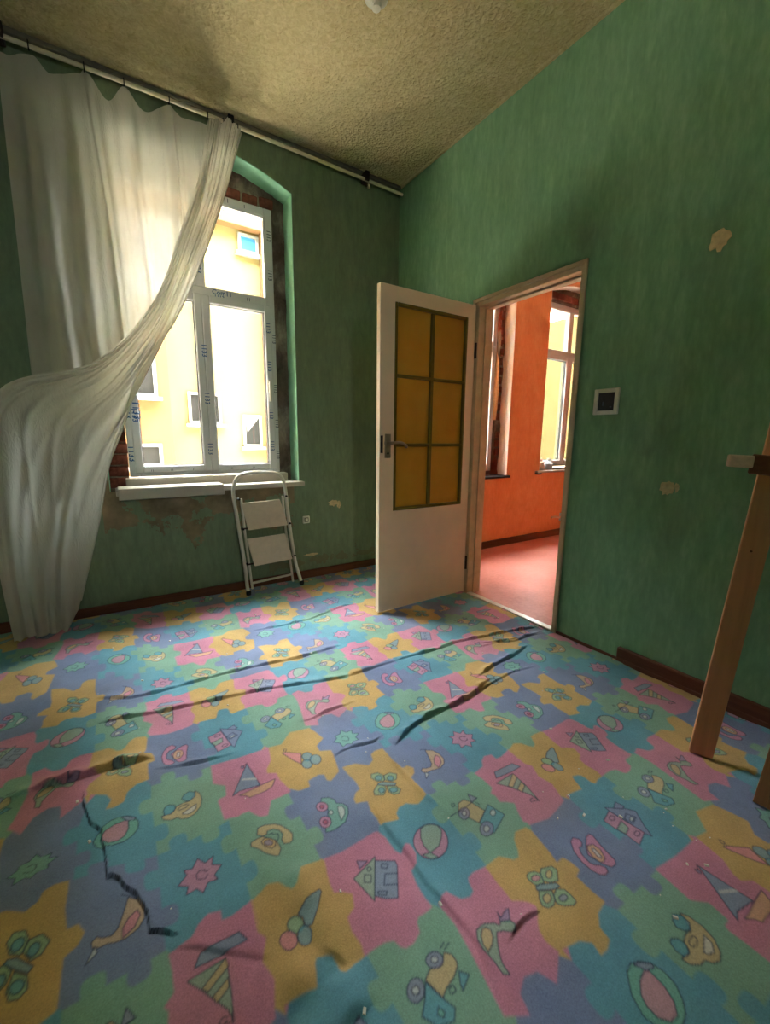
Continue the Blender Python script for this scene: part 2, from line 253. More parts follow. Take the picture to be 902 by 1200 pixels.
# traced print of the carpet: tile-local millimetres, and the rucks in metres
MOTIFS=[
 (0,3,[('F','P',[-2,61,13,37,35,45,28,22,50,7,29,-10,34,-27,11,-21,-3,-42,-16,-22,-40,-24,-33,-4,-55,11,-33,29,-38,47,-18,39]),('S','K',[17,12,10,13,9,19,-3,23,-11,17,-11,4,-2,-4,8,-6,14,1])]),
 (1,3,[('F','O',[-55,23,-34,26,-21,23,7,-10,10,-25,11,-40,0,-59,-7,-56,-30,-32,-42,-11,-58,11]),('F','O',[-34,38,-26,58,-7,58,20,45,34,30,48,3,54,-15,47,-34,38,-38,23,-31,21,-16,30,-1,25,17,11,31,-5,34,-10,23,-22,26]),('F','O',[-30,9,-18,15,-5,6,6,-9,1,-24,-10,-27,-23,-15,-30,1]),('F','V',[-3,-13,-7,-17,-16,-14,-23,-7,-24,1,-19,5,-10,3,-4,-5]),('S','K',[-7,19,6,20,5,13,18,9,16,-6,8,-15])]),
 (2,3,[('F','G',[-19,39,-12,52,8,43,21,26,20,10,37,-2,44,-21,35,-42,14,-63,-10,-68,-28,-70,-49,-64,-45,-50,-19,-32,-21,-14,-12,1,-10,25]),('F','P',[-8,11,-13,5,-20,3,-27,4,-34,8,-39,15,-41,23,-39,31,-35,37,-28,40,-20,39,-13,35,-8,28,-6,19]),('F','P',[-22,-42,-28,-49,-35,-52,-42,-52,-49,-47,-53,-40,-54,-32,-52,-23,-47,-16,-40,-12,-33,-13,-26,-17,-21,-24,-20,-33]),('F','R',[-18,17,-21,14,-27,15,-30,19,-30,25,-26,29,-21,28,-17,23]),('F','R',[-31,-36,-35,-41,-41,-40,-44,-35,-44,-28,-39,-24,-34,-25,-30,-30]),('F','W',[-3,-15,-7,-19,-12,-19,-15,-14,-15,-8,-11,-4,-5,-4,-2,-9]),('F','W',[18,-4,30,-7,33,-22,25,-38,6,-53,9,-34,13,-17])]),
 (3,3,[('F','G',[8,5,-12,15,-21,39,-12,53,10,46,19,27,12,8]),('F','G',[12,8,21,25,44,24,60,7,47,-11,29,-13]),('F','G',[-16,4,-2,-15,-7,-30,-25,-43,-49,-28,-44,-13,-31,-3]),('F','G',[3,-18,28,-35,32,-56,19,-65,2,-60,-5,-43]),('F','B',[10,19,4,15,-4,15,-10,21,-12,29,-8,35,0,37,8,34,12,27]),('F','B',[41,-2,35,-7,28,-7,22,-1,21,6,25,12,32,15,39,12,43,5]),('F','B',[-12,-28,-19,-34,-27,-33,-31,-26,-29,-18,-22,-12,-14,-13,-10,-20]),('F','B',[23,-51,17,-55,9,-54,2,-48,0,-40,4,-34,12,-33,20,-37,25,-44]),('F','B',[-14,8,4,3,36,-24,28,-31,5,-16,-18,2])]),
 (4,3,[('F','O',[24,39,46,25,57,-1,56,-27,43,-44,18,-53,-3,-50,-17,-45,-32,-45,-45,-40,-48,-28,-38,-21,-27,-28,-9,-32,3,-22,14,7]),('F','P',[42,1,48,-14,36,-36,12,-49,12,-28,24,-10]),('F','W',[-41,-39,-57,-66,-35,-53]),('S','K',[10,50,28,40])]),
 (0,2,[('F','B',[-30,78,52,70,64,44,18,45,-46,55]),('F','G',[-63,40,15,37,12,-22,4,-77,-1,-53,-41,10]),('F','O',[15,37,17,19,-29,-2,-39,10]),('F','O',[12,-1,9,-18,-18,-30,-23,-15]),('S','K',[-7,-68,-14,-70,-20,-68,-21,-63,-16,-60,-9,-60,-5,-63]),('S','K',[4,-62,4,-77,-11,-70])]),
 (1,2,[('F','B',[-8,26,19,41,57,48,59,42,38,14,12,-13,-2,-6,0,13]),('F','G',[-4,-1,-7,-6,-14,-9,-22,-7,-30,-3,-34,4,-38,13,-37,21,-32,27,-25,29,-17,28,-10,23,-5,16,-3,7]),('F','P',[-27,-21,-32,-28,-40,-31,-48,-30,-55,-25,-60,-17,-62,-8,-62,1,-57,8,-51,11,-43,10,-34,6,-28,-3,-26,-12]),('F','B',[3,-31,-2,-39,-7,-42,-14,-42,-21,-38,-25,-31,-26,-22,-24,-13,-19,-5,-13,-1,-5,-1,0,-5,4,-13,6,-22])]),
 (2,2,[('F','V',[-12,70,13,55,-16,47]),('F','B',[31,45,76,16,74,3,30,-66,5,-52,-16,-31]),('F','G',[-41,33,36,55,-22,-41]),('C','K',[-12,28,3,18,-7,2,-22,11]),('S','K',[63,-14,35,2,18,-21,47,-37]),('C','K',[41,29,56,19,46,11,35,21]),('C','K',[-4,-26,16,-38,9,-45,-7,-32]),('C','K',[11,31,7,29,2,30,0,35,3,40,8,40,11,37])]),
 (3,2,[('F','P',[45,-21,34,-31,22,-37,7,-40,-7,-40,-21,-35,-32,-28,-41,-18,-46,-6,-48,7,-45,20,-38,33,-28,43,-15,51,1,55,16,55,30,51,43,43,52,32,57,19,57,5,53,-9]),('F','G',[2,52,21,54,37,46,50,34,52,16,39,1,17,-15,-17,-18,-20,8,-14,30]),('F','G',[-39,-11,-16,-17,-4,-39,-25,-33])]),
 (4,2,[('F','V',[15,63,29,37,4,34]),('F','O',[-33,55,-11,56,2,39,20,-8,-23,-26,-36,-1,-52,35]),('F','B',[43,1,62,-50,-6,-72,-15,-66,-20,-26,14,-11]),('F','W',[44,-31,37,-34,30,-34,26,-30,26,-24,32,-19,39,-17,45,-20,47,-25]),('F','V',[-26,11,-34,6,-42,3,-51,4,-57,8,-60,15,-60,22,-56,30,-48,35,-39,37,-31,36,-24,32,-21,26,-22,18]),('F','W',[-35,16,-41,13,-47,14,-49,19,-47,24,-41,27,-35,26,-32,22]),('F','V',[1,-62,-8,-68,-18,-70,-28,-68,-36,-64,-40,-56,-39,-48,-34,-40,-25,-34,-14,-32,-4,-33,4,-38,8,-46,7,-54]),('F','W',[-8,-56,-16,-59,-24,-58,-27,-52,-24,-46,-16,-42,-9,-44,-5,-50]),('S','K',[31,36,1,34,-34,32,-84,35]),('S','K',[21,14,16,27]),('C','K',[-47,56,-53,54,-57,57,-57,62,-51,65,-46,62])]),
 (2,1,[('F','B',[-20,18,-13,1,-3,-24,6,-44,-9,-58,-41,-47,-58,-19,-37,-2]),('F','O',[50,39,62,27,63,12,58,4,39,-6,12,-12,-4,-19,-18,20,2,30,21,24,38,28]),('F','V',[39,28,32,23,24,22,16,24,9,28,4,35,4,42,6,49,13,53,21,55,30,53,37,49,41,42,42,35]),('F','W',[30,35,25,32,19,34,15,38,16,43,21,46,27,44,31,40]),('F','V',[-29,9,-36,3,-44,1,-52,1,-59,6,-63,13,-63,21,-59,29,-52,35,-44,38,-35,38,-28,33,-24,26,-25,17]),('F','W',[-37,14,-42,12,-48,13,-52,18,-51,24,-46,27,-39,25,-36,20]),('F','G',[-22,-25,-15,-38,-23,-43,-31,-33]),('F','B',[54,-4,69,-20,38,-33,42,-21]),('C','K',[27,-24,22,-26,16,-25,14,-21,15,-16,20,-14,26,-15,28,-19]),('S','K',[48,49,63,53]),('S','K',[56,43,72,46])]),
 (3,1,[('F','V',[28,30,25,17,52,23,57,20,36,-2,18,13]),('F','G',[-17,29,3,18,10,8,20,12,39,1,41,-13,33,-20,23,-19,8,-4,-6,2,-20,-12,-36,-33,-42,-45,-44,-68,-57,-60,-57,-36,-64,-9,-58,14,-46,28,-29,31]),('F','O',[-21,22,-15,12,-22,-1,-36,-11,-57,-18,-57,-3,-46,14,-31,24])]),
 (4,1,[('F','G',[-13,52,3,45,12,31,-2,11,-25,19,-29,37,-25,48]),('F','G',[24,40,53,28,57,14,33,-6,11,3,1,16,12,33]),('F','G',[-31,6,-3,-13,-15,-30,-30,-37,-46,-33,-54,-22,-47,-8]),('F','G',[11,-16,26,-28,28,-47,25,-62,12,-64,-10,-51,-20,-38,-9,-22]),('F','P',[1,25,-6,23,-15,25,-21,30,-21,35,-16,39,-8,39,0,35,3,30]),('F','O',[36,14,28,10,20,10,16,15,18,20,25,25,33,27,40,25,41,19]),('F','O',[-20,-23,-29,-27,-38,-26,-42,-21,-41,-15,-34,-9,-24,-8,-17,-11,-15,-17]),('F','V',[15,-45,8,-46,-1,-45,-6,-40,-6,-35,-1,-32,7,-32,15,-35,18,-40]),('F','B',[-28,17,-15,15,24,-7,24,-18,3,-13,-34,10])]),
 (0,1,[('F','P',[22,27,38,28,42,18,34,-9,26,-55,16,-62,0,-60,-12,-42,-22,-7,-8,8]),('F','P',[-28,42,-12,46,0,33,-4,22,-14,17,-24,18,-35,3,-39,-21,-33,-33,-22,-40,-14,-53,-20,-62,-35,-64,-47,-55,-54,-38,-55,-9,-45,21]),('F','O',[0,10,18,4,22,-16,10,-36,-4,-41,-14,-35,-16,-17,-10,1]),('F','W',[2,-2,10,-5,6,-29,0,-31,-4,-24])]),
 (1,1,[('F','V',[-24,55,1,39,27,22,47,-3,18,-41,2,-72,-8,-55,-13,1,-23,40]),('F','V',[26,49,35,26,21,23,-1,39]),('F','P',[-24,41,-5,-54,-56,-66,-60,-30,-69,-5,-72,29]),('F','G',[-26,2,-30,-22,-58,-29,-66,-7]),('C','K',[-33,17,-42,15,-51,18,-51,24,-43,28,-33,27,-28,22]),('C','K',[-19,-49,-29,-51,-37,-47,-37,-42,-30,-38,-20,-39,-15,-44]),('F','W',[14,-14,6,-16,0,-13,0,-9,7,-6,15,-6,18,-10]),('C','K',[13,9,26,-14,-4,-21,-9,1])]),
 (4,0,[('F','G',[-12,50,10,53,31,45,48,30,56,8,52,-16,37,-35,18,-48,-8,-53,-30,-46,-48,-31,-56,-5,-43,25]),('F','P',[21,32,30,26,29,-4,19,-27,2,-40,-19,-38,-34,-21,-35,-1,-27,14,-5,27]),('F','V',[23,48,48,30,46,22,25,29,22,36,13,48])]),
 (0,0,[('F','O',[30,44,40,28,42,2,34,-23,14,-42,-6,-48,-24,-41,-32,-30,-50,-28,-68,-17,-73,-2,-41,-4,-30,12,-10,16,8,13,22,29]),('F','B',[12,52,28,39,26,23,10,14,-4,20,-12,34,-4,45]),('F','B',[-49,30,-34,20,-34,5,-47,-6,-64,-3,-66,13,-60,26]),('C','K',[-4,-5,-14,-7,-24,-5,-28,-1,-24,4,-16,7,-6,7,2,4,2,-1]),('F','W',[24,-7,20,-24,2,-34,-14,-29,-18,-22])]),
 (1,0,[('F','B',[16,71,27,-43,-36,-30,-60,-38]),('f','W',[-15,15,24,-6,25,-16,-20,9]),('F','O',[-42,-46,-18,-47,28,-46,77,-47,60,-70,37,-76,-15,-73,-24,-59]),('F','V',[4,61,0,57,-5,60,-5,67,-3,71,3,67]),('S','K',[2,66,17,74])]),
 (2,0,[('F','P',[-49,53,-37,49,8,11,-11,-37,-27,-8,-43,34]),('F','B',[36,-26,31,-33,24,-37,16,-37,9,-33,4,-25,3,-16,4,-6,9,2,17,6,25,6,32,1,37,-7,38,-17]),('F','B',[22,-57,17,-64,10,-68,2,-67,-5,-63,-9,-56,-11,-47,-9,-38,-4,-30,3,-26,10,-27,17,-31,22,-39,23,-48]),('F','B',[57,-55,51,-63,43,-67,35,-67,27,-62,22,-54,21,-44,23,-34,29,-25,37,-21,45,-21,53,-26,58,-35,60,-45]),('C','K',[-30,58,-34,53,-39,56,-39,64,-34,68,-30,65])]),
 (3,0,[('F','G',[2,48,13,28,38,24,31,8,53,-4,31,-18,35,-36,11,-34,-1,-48,-14,-34,-36,-44,-35,-16,-53,0,-33,14,-33,28,-11,30]),('S','K',[-14,8,-5,12,6,4,7,-10,-1,-20,-11,-16,-19,-8])]),
]
TILES=[
 (1,0,'P',[-92,129,-2,116,107,109,93,40,66,8,63,-9,90,-26,89,-59,102,-110,102,-124,70,-125,38,-121,13,-168,-9,-160,-23,-138,-32,-121,-52,-121,-66,-127,-103,-115,-103,-73,-104,-34,-98,-25,-77,-25,-70,16,-102,44]),
 (2,0,'Y',[-35,99,-80,109,-94,40,-120,8,-123,-9,-97,-26,-98,-59,-85,-110,-63,-134,-52,-137,-24,-140,-19,-115,21,-110,37,-120,34,-144,45,-155,87,-133,99,-80,107,-33,70,-15,72,16,111,42,100,93,88,126,48,136,14,145]),
 (3,3,'Y',[-83,128,-66,126,-36,119,1,89,25,101,32,126,53,134,84,129,84,99,82,56,90,15,111,18,125,-3,113,-23,89,-34,88,-77,86,-121,45,-132,29,-122,14,-108,-12,-108,-30,-121,-35,-142,-68,-133,-90,-125,-87,-103,-90,-71,-80,-36,-97,-28,-115,-23,-113,-5,-95,14,-76,19,-73,53,-80,95]),
 (1,2,'Y',[37,124,56,126,93,122,96,110,88,56,87,27,105,20,125,2,115,-28,91,-39,86,-69,93,-101,87,-124,59,-125,38,-130,30,-119,30,-101,27,-86,15,-79,-5,-75,-13,-85,-16,-98,-25,-122,-106,-109,-98,-55,-126,-26,-132,-12,-124,4,-100,8,-94,32,-92,70,-92,120,-49,134,-26,120,-14,96,-1,82,14,89]),
 (2,2,'P',[-85,121,-38,113,68,117,80,112,89,85,91,41,100,25,124,36,134,29,133,-1,120,-22,98,-27,90,-58,86,-94,88,-128,67,-130,47,-127,37,-134,30,-154,6,-163,-14,-161,-24,-151,-29,-134,-48,-126,-78,-123,-100,-124,-94,-101,-101,-69,-96,-39,-72,-28,-61,2,-82,20,-100,27,-99,56]),
 (3,1,'P',[-82,122,-49,130,-38,114,-27,99,-2,91,14,98,20,120,28,130,48,134,88,128,87,104,83,80,82,55,79,28,95,18,111,3,119,-14,110,-25,94,-37,82,-50,76,-72,81,-92,84,-100,29,-132,20,-112,12,-96,-20,-86,-51,-100,-60,-132,-107,-106,-86,8,-78,65]),
 (4,1,'Y',[-99,128,-46,128,-31,113,-19,98,-1,94,11,106,27,134,47,148,85,140,91,124,87,89,82,52,74,27,99,26,106,7,108,-19,83,-26,81,-70,85,-100,45,-106,20,-124,16,-150,-8,-158,-31,-156,-24,-132,-45,-114,-102,-100,-106,-92,-111,-72,-105,-50,-93,-37,-77,-25,-68,-14,-76,3,-92,18,-108,28,-105,55,-104,80,-100,104]),
 (0,2,'P',[-90,114,-42,120,-24,141,-2,152,26,142,24,118,44,114,92,122,90,85,88,45,101,24,80,-17,92,-61,76,-106,74,-118,34,-125,-22,-132,-41,-126,-89,-113,-86,-106,-94,-96,-85,-71,-70,-42,-87,-26,-106,-13,-101,10,-109,22,-88,36,-87,78]),
]
TEAR=[(-0.1720,1.4990),(-0.1700,1.4340),(-0.1620,1.4010),(-0.1490,1.3430),(-0.1360,1.3220),(-0.1190,1.2930),(-0.1210,1.2630),(-0.1130,1.2290),(-0.1090,1.1770),(-0.1080,1.1380),(-0.0950,1.1370),(-0.0810,1.1200),(-0.0700,1.0910),(-0.0450,1.0560),(-0.0360,1.0270),(-0.0250,0.9920),(-0.0250,0.9660),(-0.0250,0.9440),(-0.0060,0.9340),(0.0210,0.9070),(0.0410,0.8990)]
RIDGES=[
 ([(-0.389,1.588),(-0.312,1.604),(-0.227,1.590),(-0.178,1.585),(-0.106,1.578),(-0.015,1.557),(0.042,1.535)],0.03,0.02),
 ([(-0.154,1.860),(-0.060,1.842),(0.078,1.805),(0.209,1.788),(0.506,1.732),(0.827,1.636),(1.135,1.624)],0.011,0.016),
 ([(1.135,1.624),(1.355,1.609),(1.550,1.612),(1.712,1.571),(1.916,1.533),(2.105,1.496)],0.015,0.01),
 ([(-0.160,2.077),(-0.025,1.992),(0.076,1.972),(0.352,1.968),(0.724,1.921),(0.975,1.924)],0.012,0.014),
 ([(0.594,2.342),(0.756,2.320),(0.956,2.323),(1.244,2.399),(1.332,2.378)],0.011,0.008),
 ([(0.025,1.478),(0.075,1.455),(0.153,1.432),(0.255,1.414),(0.294,1.414)],0.01,0.009),
 ([(0.537,1.447),(0.581,1.437),(0.663,1.449),(0.754,1.445),(0.806,1.448)],0.01,0.008),
 ([(0.552,1.193),(0.609,1.210),(0.658,1.209),(0.731,1.189),(0.802,1.209)],0.009,0.009),
 ([(0.787,1.128),(0.896,1.179),(1.004,1.195),(1.150,1.195),(1.277,1.209),(1.429,1.249)],0.02,0.012),
 ([(1.176,1.186),(1.342,1.215),(1.551,1.224),(1.700,1.204)],0.008,0.007),
 ([(1.366,1.288),(1.516,1.319),(1.680,1.333),(1.856,1.374)],0.018,0.011),
 ([(1.634,1.536),(1.823,1.442),(2.083,1.442)],0.01,0.009),
 ([(0.013,0.884),(0.066,0.852),(0.097,0.823),(0.169,0.763),(0.200,0.739)],0.007,0.01),
 ([(0.298,0.704),(0.321,0.673),(0.337,0.639)],0.007,0.02),
 ([(0.197,0.678),(0.258,0.664),(0.311,0.629)],0.008,0.03),
 ([(0.588,0.960),(0.581,0.875),(0.581,0.825),(0.590,0.764),(0.583,0.684),(0.589,0.630),(0.595,0.587),(0.599,0.515),(0.564,0.412),(0.537,0.365)],0.01,0.016),
 ([(0.652,0.479),(0.689,0.489),(0.723,0.494),(0.752,0.490),(0.780,0.481)],0.01,0.008),
 ([(0.751,1.125),(0.745,1.034),(0.744,0.890),(0.771,0.791)],0.006,0.008),
 ([(1.599,1.501),(1.898,1.455),(2.081,1.417)],0.008,0.007),
 ([(0.298,0.967),(0.305,0.844),(0.320,0.735),(0.332,0.669)],0.018,0.034),
 ([(0.163,0.742),(0.227,0.683),(0.287,0.698)],0.018,0.032),
 ([(0.310,0.553),(0.309,0.606),(0.312,0.646)],0.022,0.03),
 ([(0.003,1.199),(0.110,1.162),(0.247,1.124)],0.006,0.04),
 ([(1.512,2.433),(1.601,1.953)],0.006,0.03),
 ([(0.189,1.196),(0.239,1.005),(0.255,0.842)],0.006,0.035),
 ([(0.460,0.587),(0.468,0.481)],0.006,0.035),
 ([(1.186,0.764),(1.145,0.553),(1.067,0.370)],0.005,0.04),
 ([(0.232,0.981),(0.261,0.860),(0.280,0.792)],0.006,0.02),
]
DRAPE=[
 [(0.666,3.020,3.022),(0.583,2.970,2.667),(0.464,2.940,2.349),(0.282,2.920,1.908),(-0.030,2.900,1.547),(-0.446,2.900,1.368),(-0.542,2.890,0.918),(-0.555,2.890,0.513),(-0.538,2.885,0.018)],
 [(0.696,3.020,3.024),(0.606,2.970,2.651),(0.485,2.940,2.312),(0.292,2.920,1.864),(-0.010,2.900,1.503),(-0.406,2.900,1.285),(-0.498,2.896,0.907),(-0.519,2.896,0.483),(-0.495,2.891,-0.007)],
 [(0.735,3.020,3.029),(0.638,2.970,2.634),(0.506,2.940,2.276),(0.311,2.920,1.824),(0.033,2.900,1.447),(-0.279,2.900,1.180),(-0.397,2.902,0.842),(-0.448,2.902,0.437),(-0.441,2.897,-0.014)],
 [(0.776,3.020,3.035),(0.667,2.970,2.614),(0.522,2.940,2.233),(0.326,2.920,1.789),(0.091,2.900,1.405),(-0.156,2.900,1.113),(-0.297,2.908,0.764),(-0.366,2.908,0.392),(-0.384,2.903,-0.012)],
 [(0.817,3.020,3.036),(0.695,2.970,2.599),(0.533,2.940,2.188),(0.347,2.920,1.768),(0.143,2.900,1.370),(-0.044,2.900,1.042),(-0.188,2.914,0.705),(-0.279,2.914,0.340),(-0.321,2.909,0.001)],
 [(0.857,3.020,3.017),(0.720,2.970,2.592),(0.545,2.940,2.147),(0.362,2.920,1.775),(0.184,2.900,1.559),(0.085,2.900,1.237),(-0.022,2.920,0.967),(-0.104,2.920,0.620),(-0.245,2.915,0.124)],
]
PTOP=[ (-0.258,2.974),(-0.161,3.013),(-0.099,2.957),(0.033,3.012),(0.054,3.039),(0.154,2.934),(0.232,3.025),(0.328,2.947),(0.455,3.024),(0.520,2.988),(0.697,3.007) ]
PEDGE=[ (0.669,3.029),(0.595,2.698),(0.478,2.386),(0.293,1.937),(-0.031,1.565),(-0.466,1.378) ]
# ------------------------------------------------------------------ room shell
YB, XR, CZ, XL, YF = 3.10, 2.13, 3.115, -.72, -1.3
WX0, WX1, WZ0 = -.03, 1.215, .79
def arch(x, c=.59, top=2.955, k=.36): return top-k*(x-c)**2
def struct(o): o['kind'] = 'structure'; return o
m = MB(); m.box((XL-.2, YF-.2, -.15), (XR+.12, YB+.35, 0)); struct(m.build('floor', M_SUBFLOOR))
m = MB(); m.box((XL-.2, YF-.2, CZ), (XR+.12, YB+.35, CZ+.2)); struct(m.build('ceiling', M_CEIL))
def wall_with_arch(m, x0, x1, openings, y0, y1, z0, z1):
    cur = x0
    for a, b, sill, top in openings:
        m.box((cur, y0, z0), (a, y1, z1)); m.box((a, y0, z0), (b, y1, sill))
        N = 14; xs = [a+(b-a)*i/N for i in range(N+1)]
        for p, q in zip(xs, xs[1:]): m.prism([(p, top(p)), (q, top(q)), (q, z1), (p, z1)], 1, y0, y1)
        cur = b
    m.box((cur, y0, z0), (x1, y1, z1))
m = MB(); wall_with_arch(m, XL-.2, XR+.12, [(WX0, WX1, WZ0, arch)], YB, YB+.17, 0, CZ)
wb = struct(m.build('wall_back', M_GREENB))
# pale painted reveal lining the opening (right jamb and arch)
m = MB(); m.box((WX1-.004, YB+.003, WZ0), (WX1+.001, YB+.17, arch(WX1)))
m.box((WX0-.001, YB+.003, WZ0), (WX0+.004, YB+.17, arch(WX0)))
N = 14
for i in range(N):
    p = WX0+(WX1-WX0)*i/N; q = WX0+(WX1-WX0)*(i+1)/N
    m.prism([(p, arch(p)-.005), (q, arch(q)-.005), (q, arch(q)+.001), (p, arch(p)+.001)], 1, YB+.003, YB+.17)
rv = m.build('window_reveal', M_REVEAL, wb); rv['label'] = 'pale green painted reveal around the window'
# rough broken masonry between the reveal and the plastic frame
def rubble(name, x0, x1, z0, z1, fx0, fx1, fz0, fz1, y0, y1, parent, mat, seed):
    bm = bmesh.new(); st = .012
    nx = int((x1-x0)/st); nz = int((z1-z0)/st); V = {}
    for i in range(nx+1):
        for j in range(nz+1):
            x = x0+(x1-x0)*i/nx; z = z0+(z1-z0)*j/nz
            h = mnoise.fractal(Vector((x*9+seed, z*6, seed)), 1, 2, 5)*.02
            V[i, j] = bm.verts.new((x, y0+.012+h, z))
    for i in range(nx):
        for j in range(nz):
            x = x0+(x1-x0)*(i+.5)/nx; z = z0+(z1-z0)*(j+.5)/nz
            if fx0 < x < fx1 and fz0 < z < fz1: continue
            bm.faces.new((V[i, j], V[i+1, j], V[i+1, j+1], V[i, j+1]))
    for v in [v for v in bm.verts if not v.link_faces]: bm.verts.remove(v)
    me = bpy.data.meshes.new(name); 
    ext = bmesh.ops.extrude_face_region(bm, geom=list(bm.faces))
    for g in ext['geom']:
        if isinstance(g, bmesh.types.BMVert): g.co.y = y1
    bmesh.ops.recalc_face_normals(bm, faces=bm.faces)
    bm.to_mesh(me); bm.free(); me.materials.append(mat); o = bpy.data.objects.new(name, me); link(o, parent); return o
rb = rubble('rough_masonry', WX0-.1, WX1+.1, .70, 3.05, .09, 1.11, .86, 2.735, YB+.155, YB+.315, wb, M_RUBBLE, 2.0)
rb['label'] = 'broken grey plaster and red brick around the window frame'
def brick(x, z, wx, wz, y, parent):
    o = MB().box((-wx/2, -.03, -wz/2), (wx/2, .03, wz/2), .006).build('brick', M_BRICK, parent); o.location = (x, y+random.uniform(-.006, .006), z); o.rotation_euler = (random.uniform(-.05, .05), random.uniform(-.04, .04), random.uniform(-.06, .06)); return o
for k in range(9): brick(.03+random.uniform(-.008, .008), .83+k*.075, .115, .064, YB+.175, rb)
for k in range(9): brick(.16+k*.115, 2.775+random.uniform(-.006, .006), .10, .062, YB+.175, rb)
# other walls
DY0, DY1, DZ = 1.405, 2.165, 2.02
m = MB(); m.box((XR, YF-.2, 0), (XR+.12, DY0, CZ)); m.box((XR, DY1, 0), (XR+.12, YB, CZ)); m.box((XR, DY0, DZ), (XR+.12, DY1, CZ))
wr = struct(m.build('wall_right', M_GREEN))
m = MB(); m.box((XL-.2, YF-.2, 0), (XL, YB, CZ)); struct(m.build('wall_left', M_GREEN))
m = MB(); m.box((XL, YF-.2, 0), (-.06, YF, CZ)); m.box((.16, YF-.2, 0), (XR, YF, CZ)); m.box((-.06, YF-.2, 0), (.16, YF, 1.66)); m.box((-.06, YF-.2, 1.84), (.16, YF, CZ))
struct(m.build('wall_front', M_GREEN))
w2 = struct(empty('fill_opening', (.05, YF-.1, 1.66)))  # unseen opening added for fill light, framed like a window
m = MB()
for a, b in (((-.11, -.03, 0), (-.10, .03, .18)), ((.10, -.03, 0), (.11, .03, .18)), ((-.10, -.03, 0), (.10, .03, .01)), ((-.10, -.03, .17), (.10, .03, .18))): m.box(a, b, .004)
m.build('frame', M_PVC, w2); MB().box((-.10, -.004, .01), (.10, .004, .17)).build('glass_pane', M_GLASS, w2)
# torn patches on the right wall
def patch(y, z, ry, rz, seed):
    random.seed(seed); bm = bmesh.new(); N = 18; ring = []
    for k in range(N):
        a = 2*PI*k/N; r = random.uniform(.72, 1.2); ring.append((y+ry*r*math.cos(a), z+rz*r*math.sin(a)))
    A = [bm.verts.new((XR-.002, p[0], p[1])) for p in ring]; B = [bm.verts.new((XR+.004, p[0], p[1])) for p in ring]
    c = bm.verts.new((XR-.004, y, z))
    for k in range(N): bm.faces.new((A[k], A[(k+1) % N], c)); bm.faces.new((A[(k+1) % N], A[k], B[k], B[(k+1) % N]))
    bmesh.ops.recalc_face_normals(bm, faces=bm.faces)
    me = bpy.data.meshes.new('bare_patch'); bm.to_mesh(me); bm.free(); me.materials.append(M_PEEL)
    o = bpy.data.objects.new('bare_patch', me); link(o, wr); o['label'] = 'torn beige patch on the green wall'
patch(.815, 1.937, .035, .042, 11); patch(.892, .925, .030, .036, 12); patch(.852, .93, .010, .022, 13)
def patch_back(x, z, rx, rz, seed):
    random.seed(seed); bm = bmesh.new(); N = 16
    ring = [(x+rx*random.uniform(.6, 1.25)*math.cos(2*PI*k/N), z+rz*random.uniform(.6, 1.25)*math.sin(2*PI*k/N)) for k in range(N)]
    A = [bm.verts.new((p[0], YB-.002, p[1])) for p in ring]; B = [bm.verts.new((p[0], YB+.004, p[1])) for p in ring]; bm.faces.new(A)
    for k in range(N): bm.faces.new((A[(k+1) % N], A[k], B[k], B[(k+1) % N]))
    bmesh.ops.recalc_face_normals(bm, faces=bm.faces)
    me = bpy.data.meshes.new('bare_patch'); bm.to_mesh(me); bm.free(); me.materials.append(M_PEEL); o = bpy.data.objects.new('bare_patch', me); link(o, wb)
    o['label'] = 'chipped beige spot on the green back wall'
patch_back(1.50, .60, .045, .028, 5); patch_back(1.56, .585, .02, .03, 6); patch_back(1.30, .19, .07, .012, 7)
# baseboards
m = MB(); m.box((XL, YB-.022, 0), (XR, YB, .065), .004); struct(m.build('baseboard_back', M_BASE))
m = MB(); m.box((XR-.025, YF, 0), (XR, 1.02, .085), .005); m.box((XR-.03, YF, 0), (XR-.02, .98, .03), .003); struct(m.build('baseboard_right', M_BASEY))
m = MB(); m.box((XR-.012, 1.02, 0), (XR, DY0-.02, .02), .003); m.box((XR-.022, DY1+.04, 0), (XR, YB-.022, .065), .004); struct(m.build('trim_1', M_BASEY))
m = MB(); m.tube([(XR-.006, YF, CZ-.006), (XR-.006, YB, CZ-.006)], .012, 6); struct(m.build('trim_2', M_CEIL))
# ------------------------------------------------------------------ adjoining orange room
X2, X3, Y2 = XR+.12, 6.4, 3.0
arch2 = lambda c, t=2.86: (lambda x: t-.30*(x-c)**2)
m = MB(); m.box((X2, YF, -.15), (X3, Y2+.4, .0)); m.box((XR+.03, DY0, -.1), (X2+.02, DY1, .004)); struct(m.build('floor_orange_room', M_REDF))
m = MB(); m.box((X2, YF, CZ), (X3+.2, Y2+.4, CZ+.2)); struct(m.build('ceiling_orange_room', M_CREAM))
m = MB(); wall_with_arch(m, X2, X3, [(2.40, 3.49, .76, arch2(2.95)), (4.02, 5.2, .79, arch2(4.61, 2.80))], Y2, Y2+.14, 0, CZ); ow = struct(m.build('wall_orange_back', M_ORANGE))
m = MB(); m.box((X3, YF, 0), (X3+.2, Y2+.4, CZ)); m.box((X2, YF-.2, 0), (X3+.2, YF, CZ)); struct(m.build('wall_orange_side', M_ORANGE))
m = MB(); m.box((X2, YF, 0), (X2+.004, DY0-.03, CZ)); m.box((X2, DY1+.03, 0), (X2+.004, Y2, CZ)); m.box((X2, DY0-.03, DZ+.03), (X2+.004, DY1+.03, CZ)); struct(m.build('wall_orange_left', M_ORANGE))
m = MB(); m.box((X2, Y2-.022, 0), (X3, Y2, .075), .004); struct(m.build('baseboard_orange_room', M_BASE))
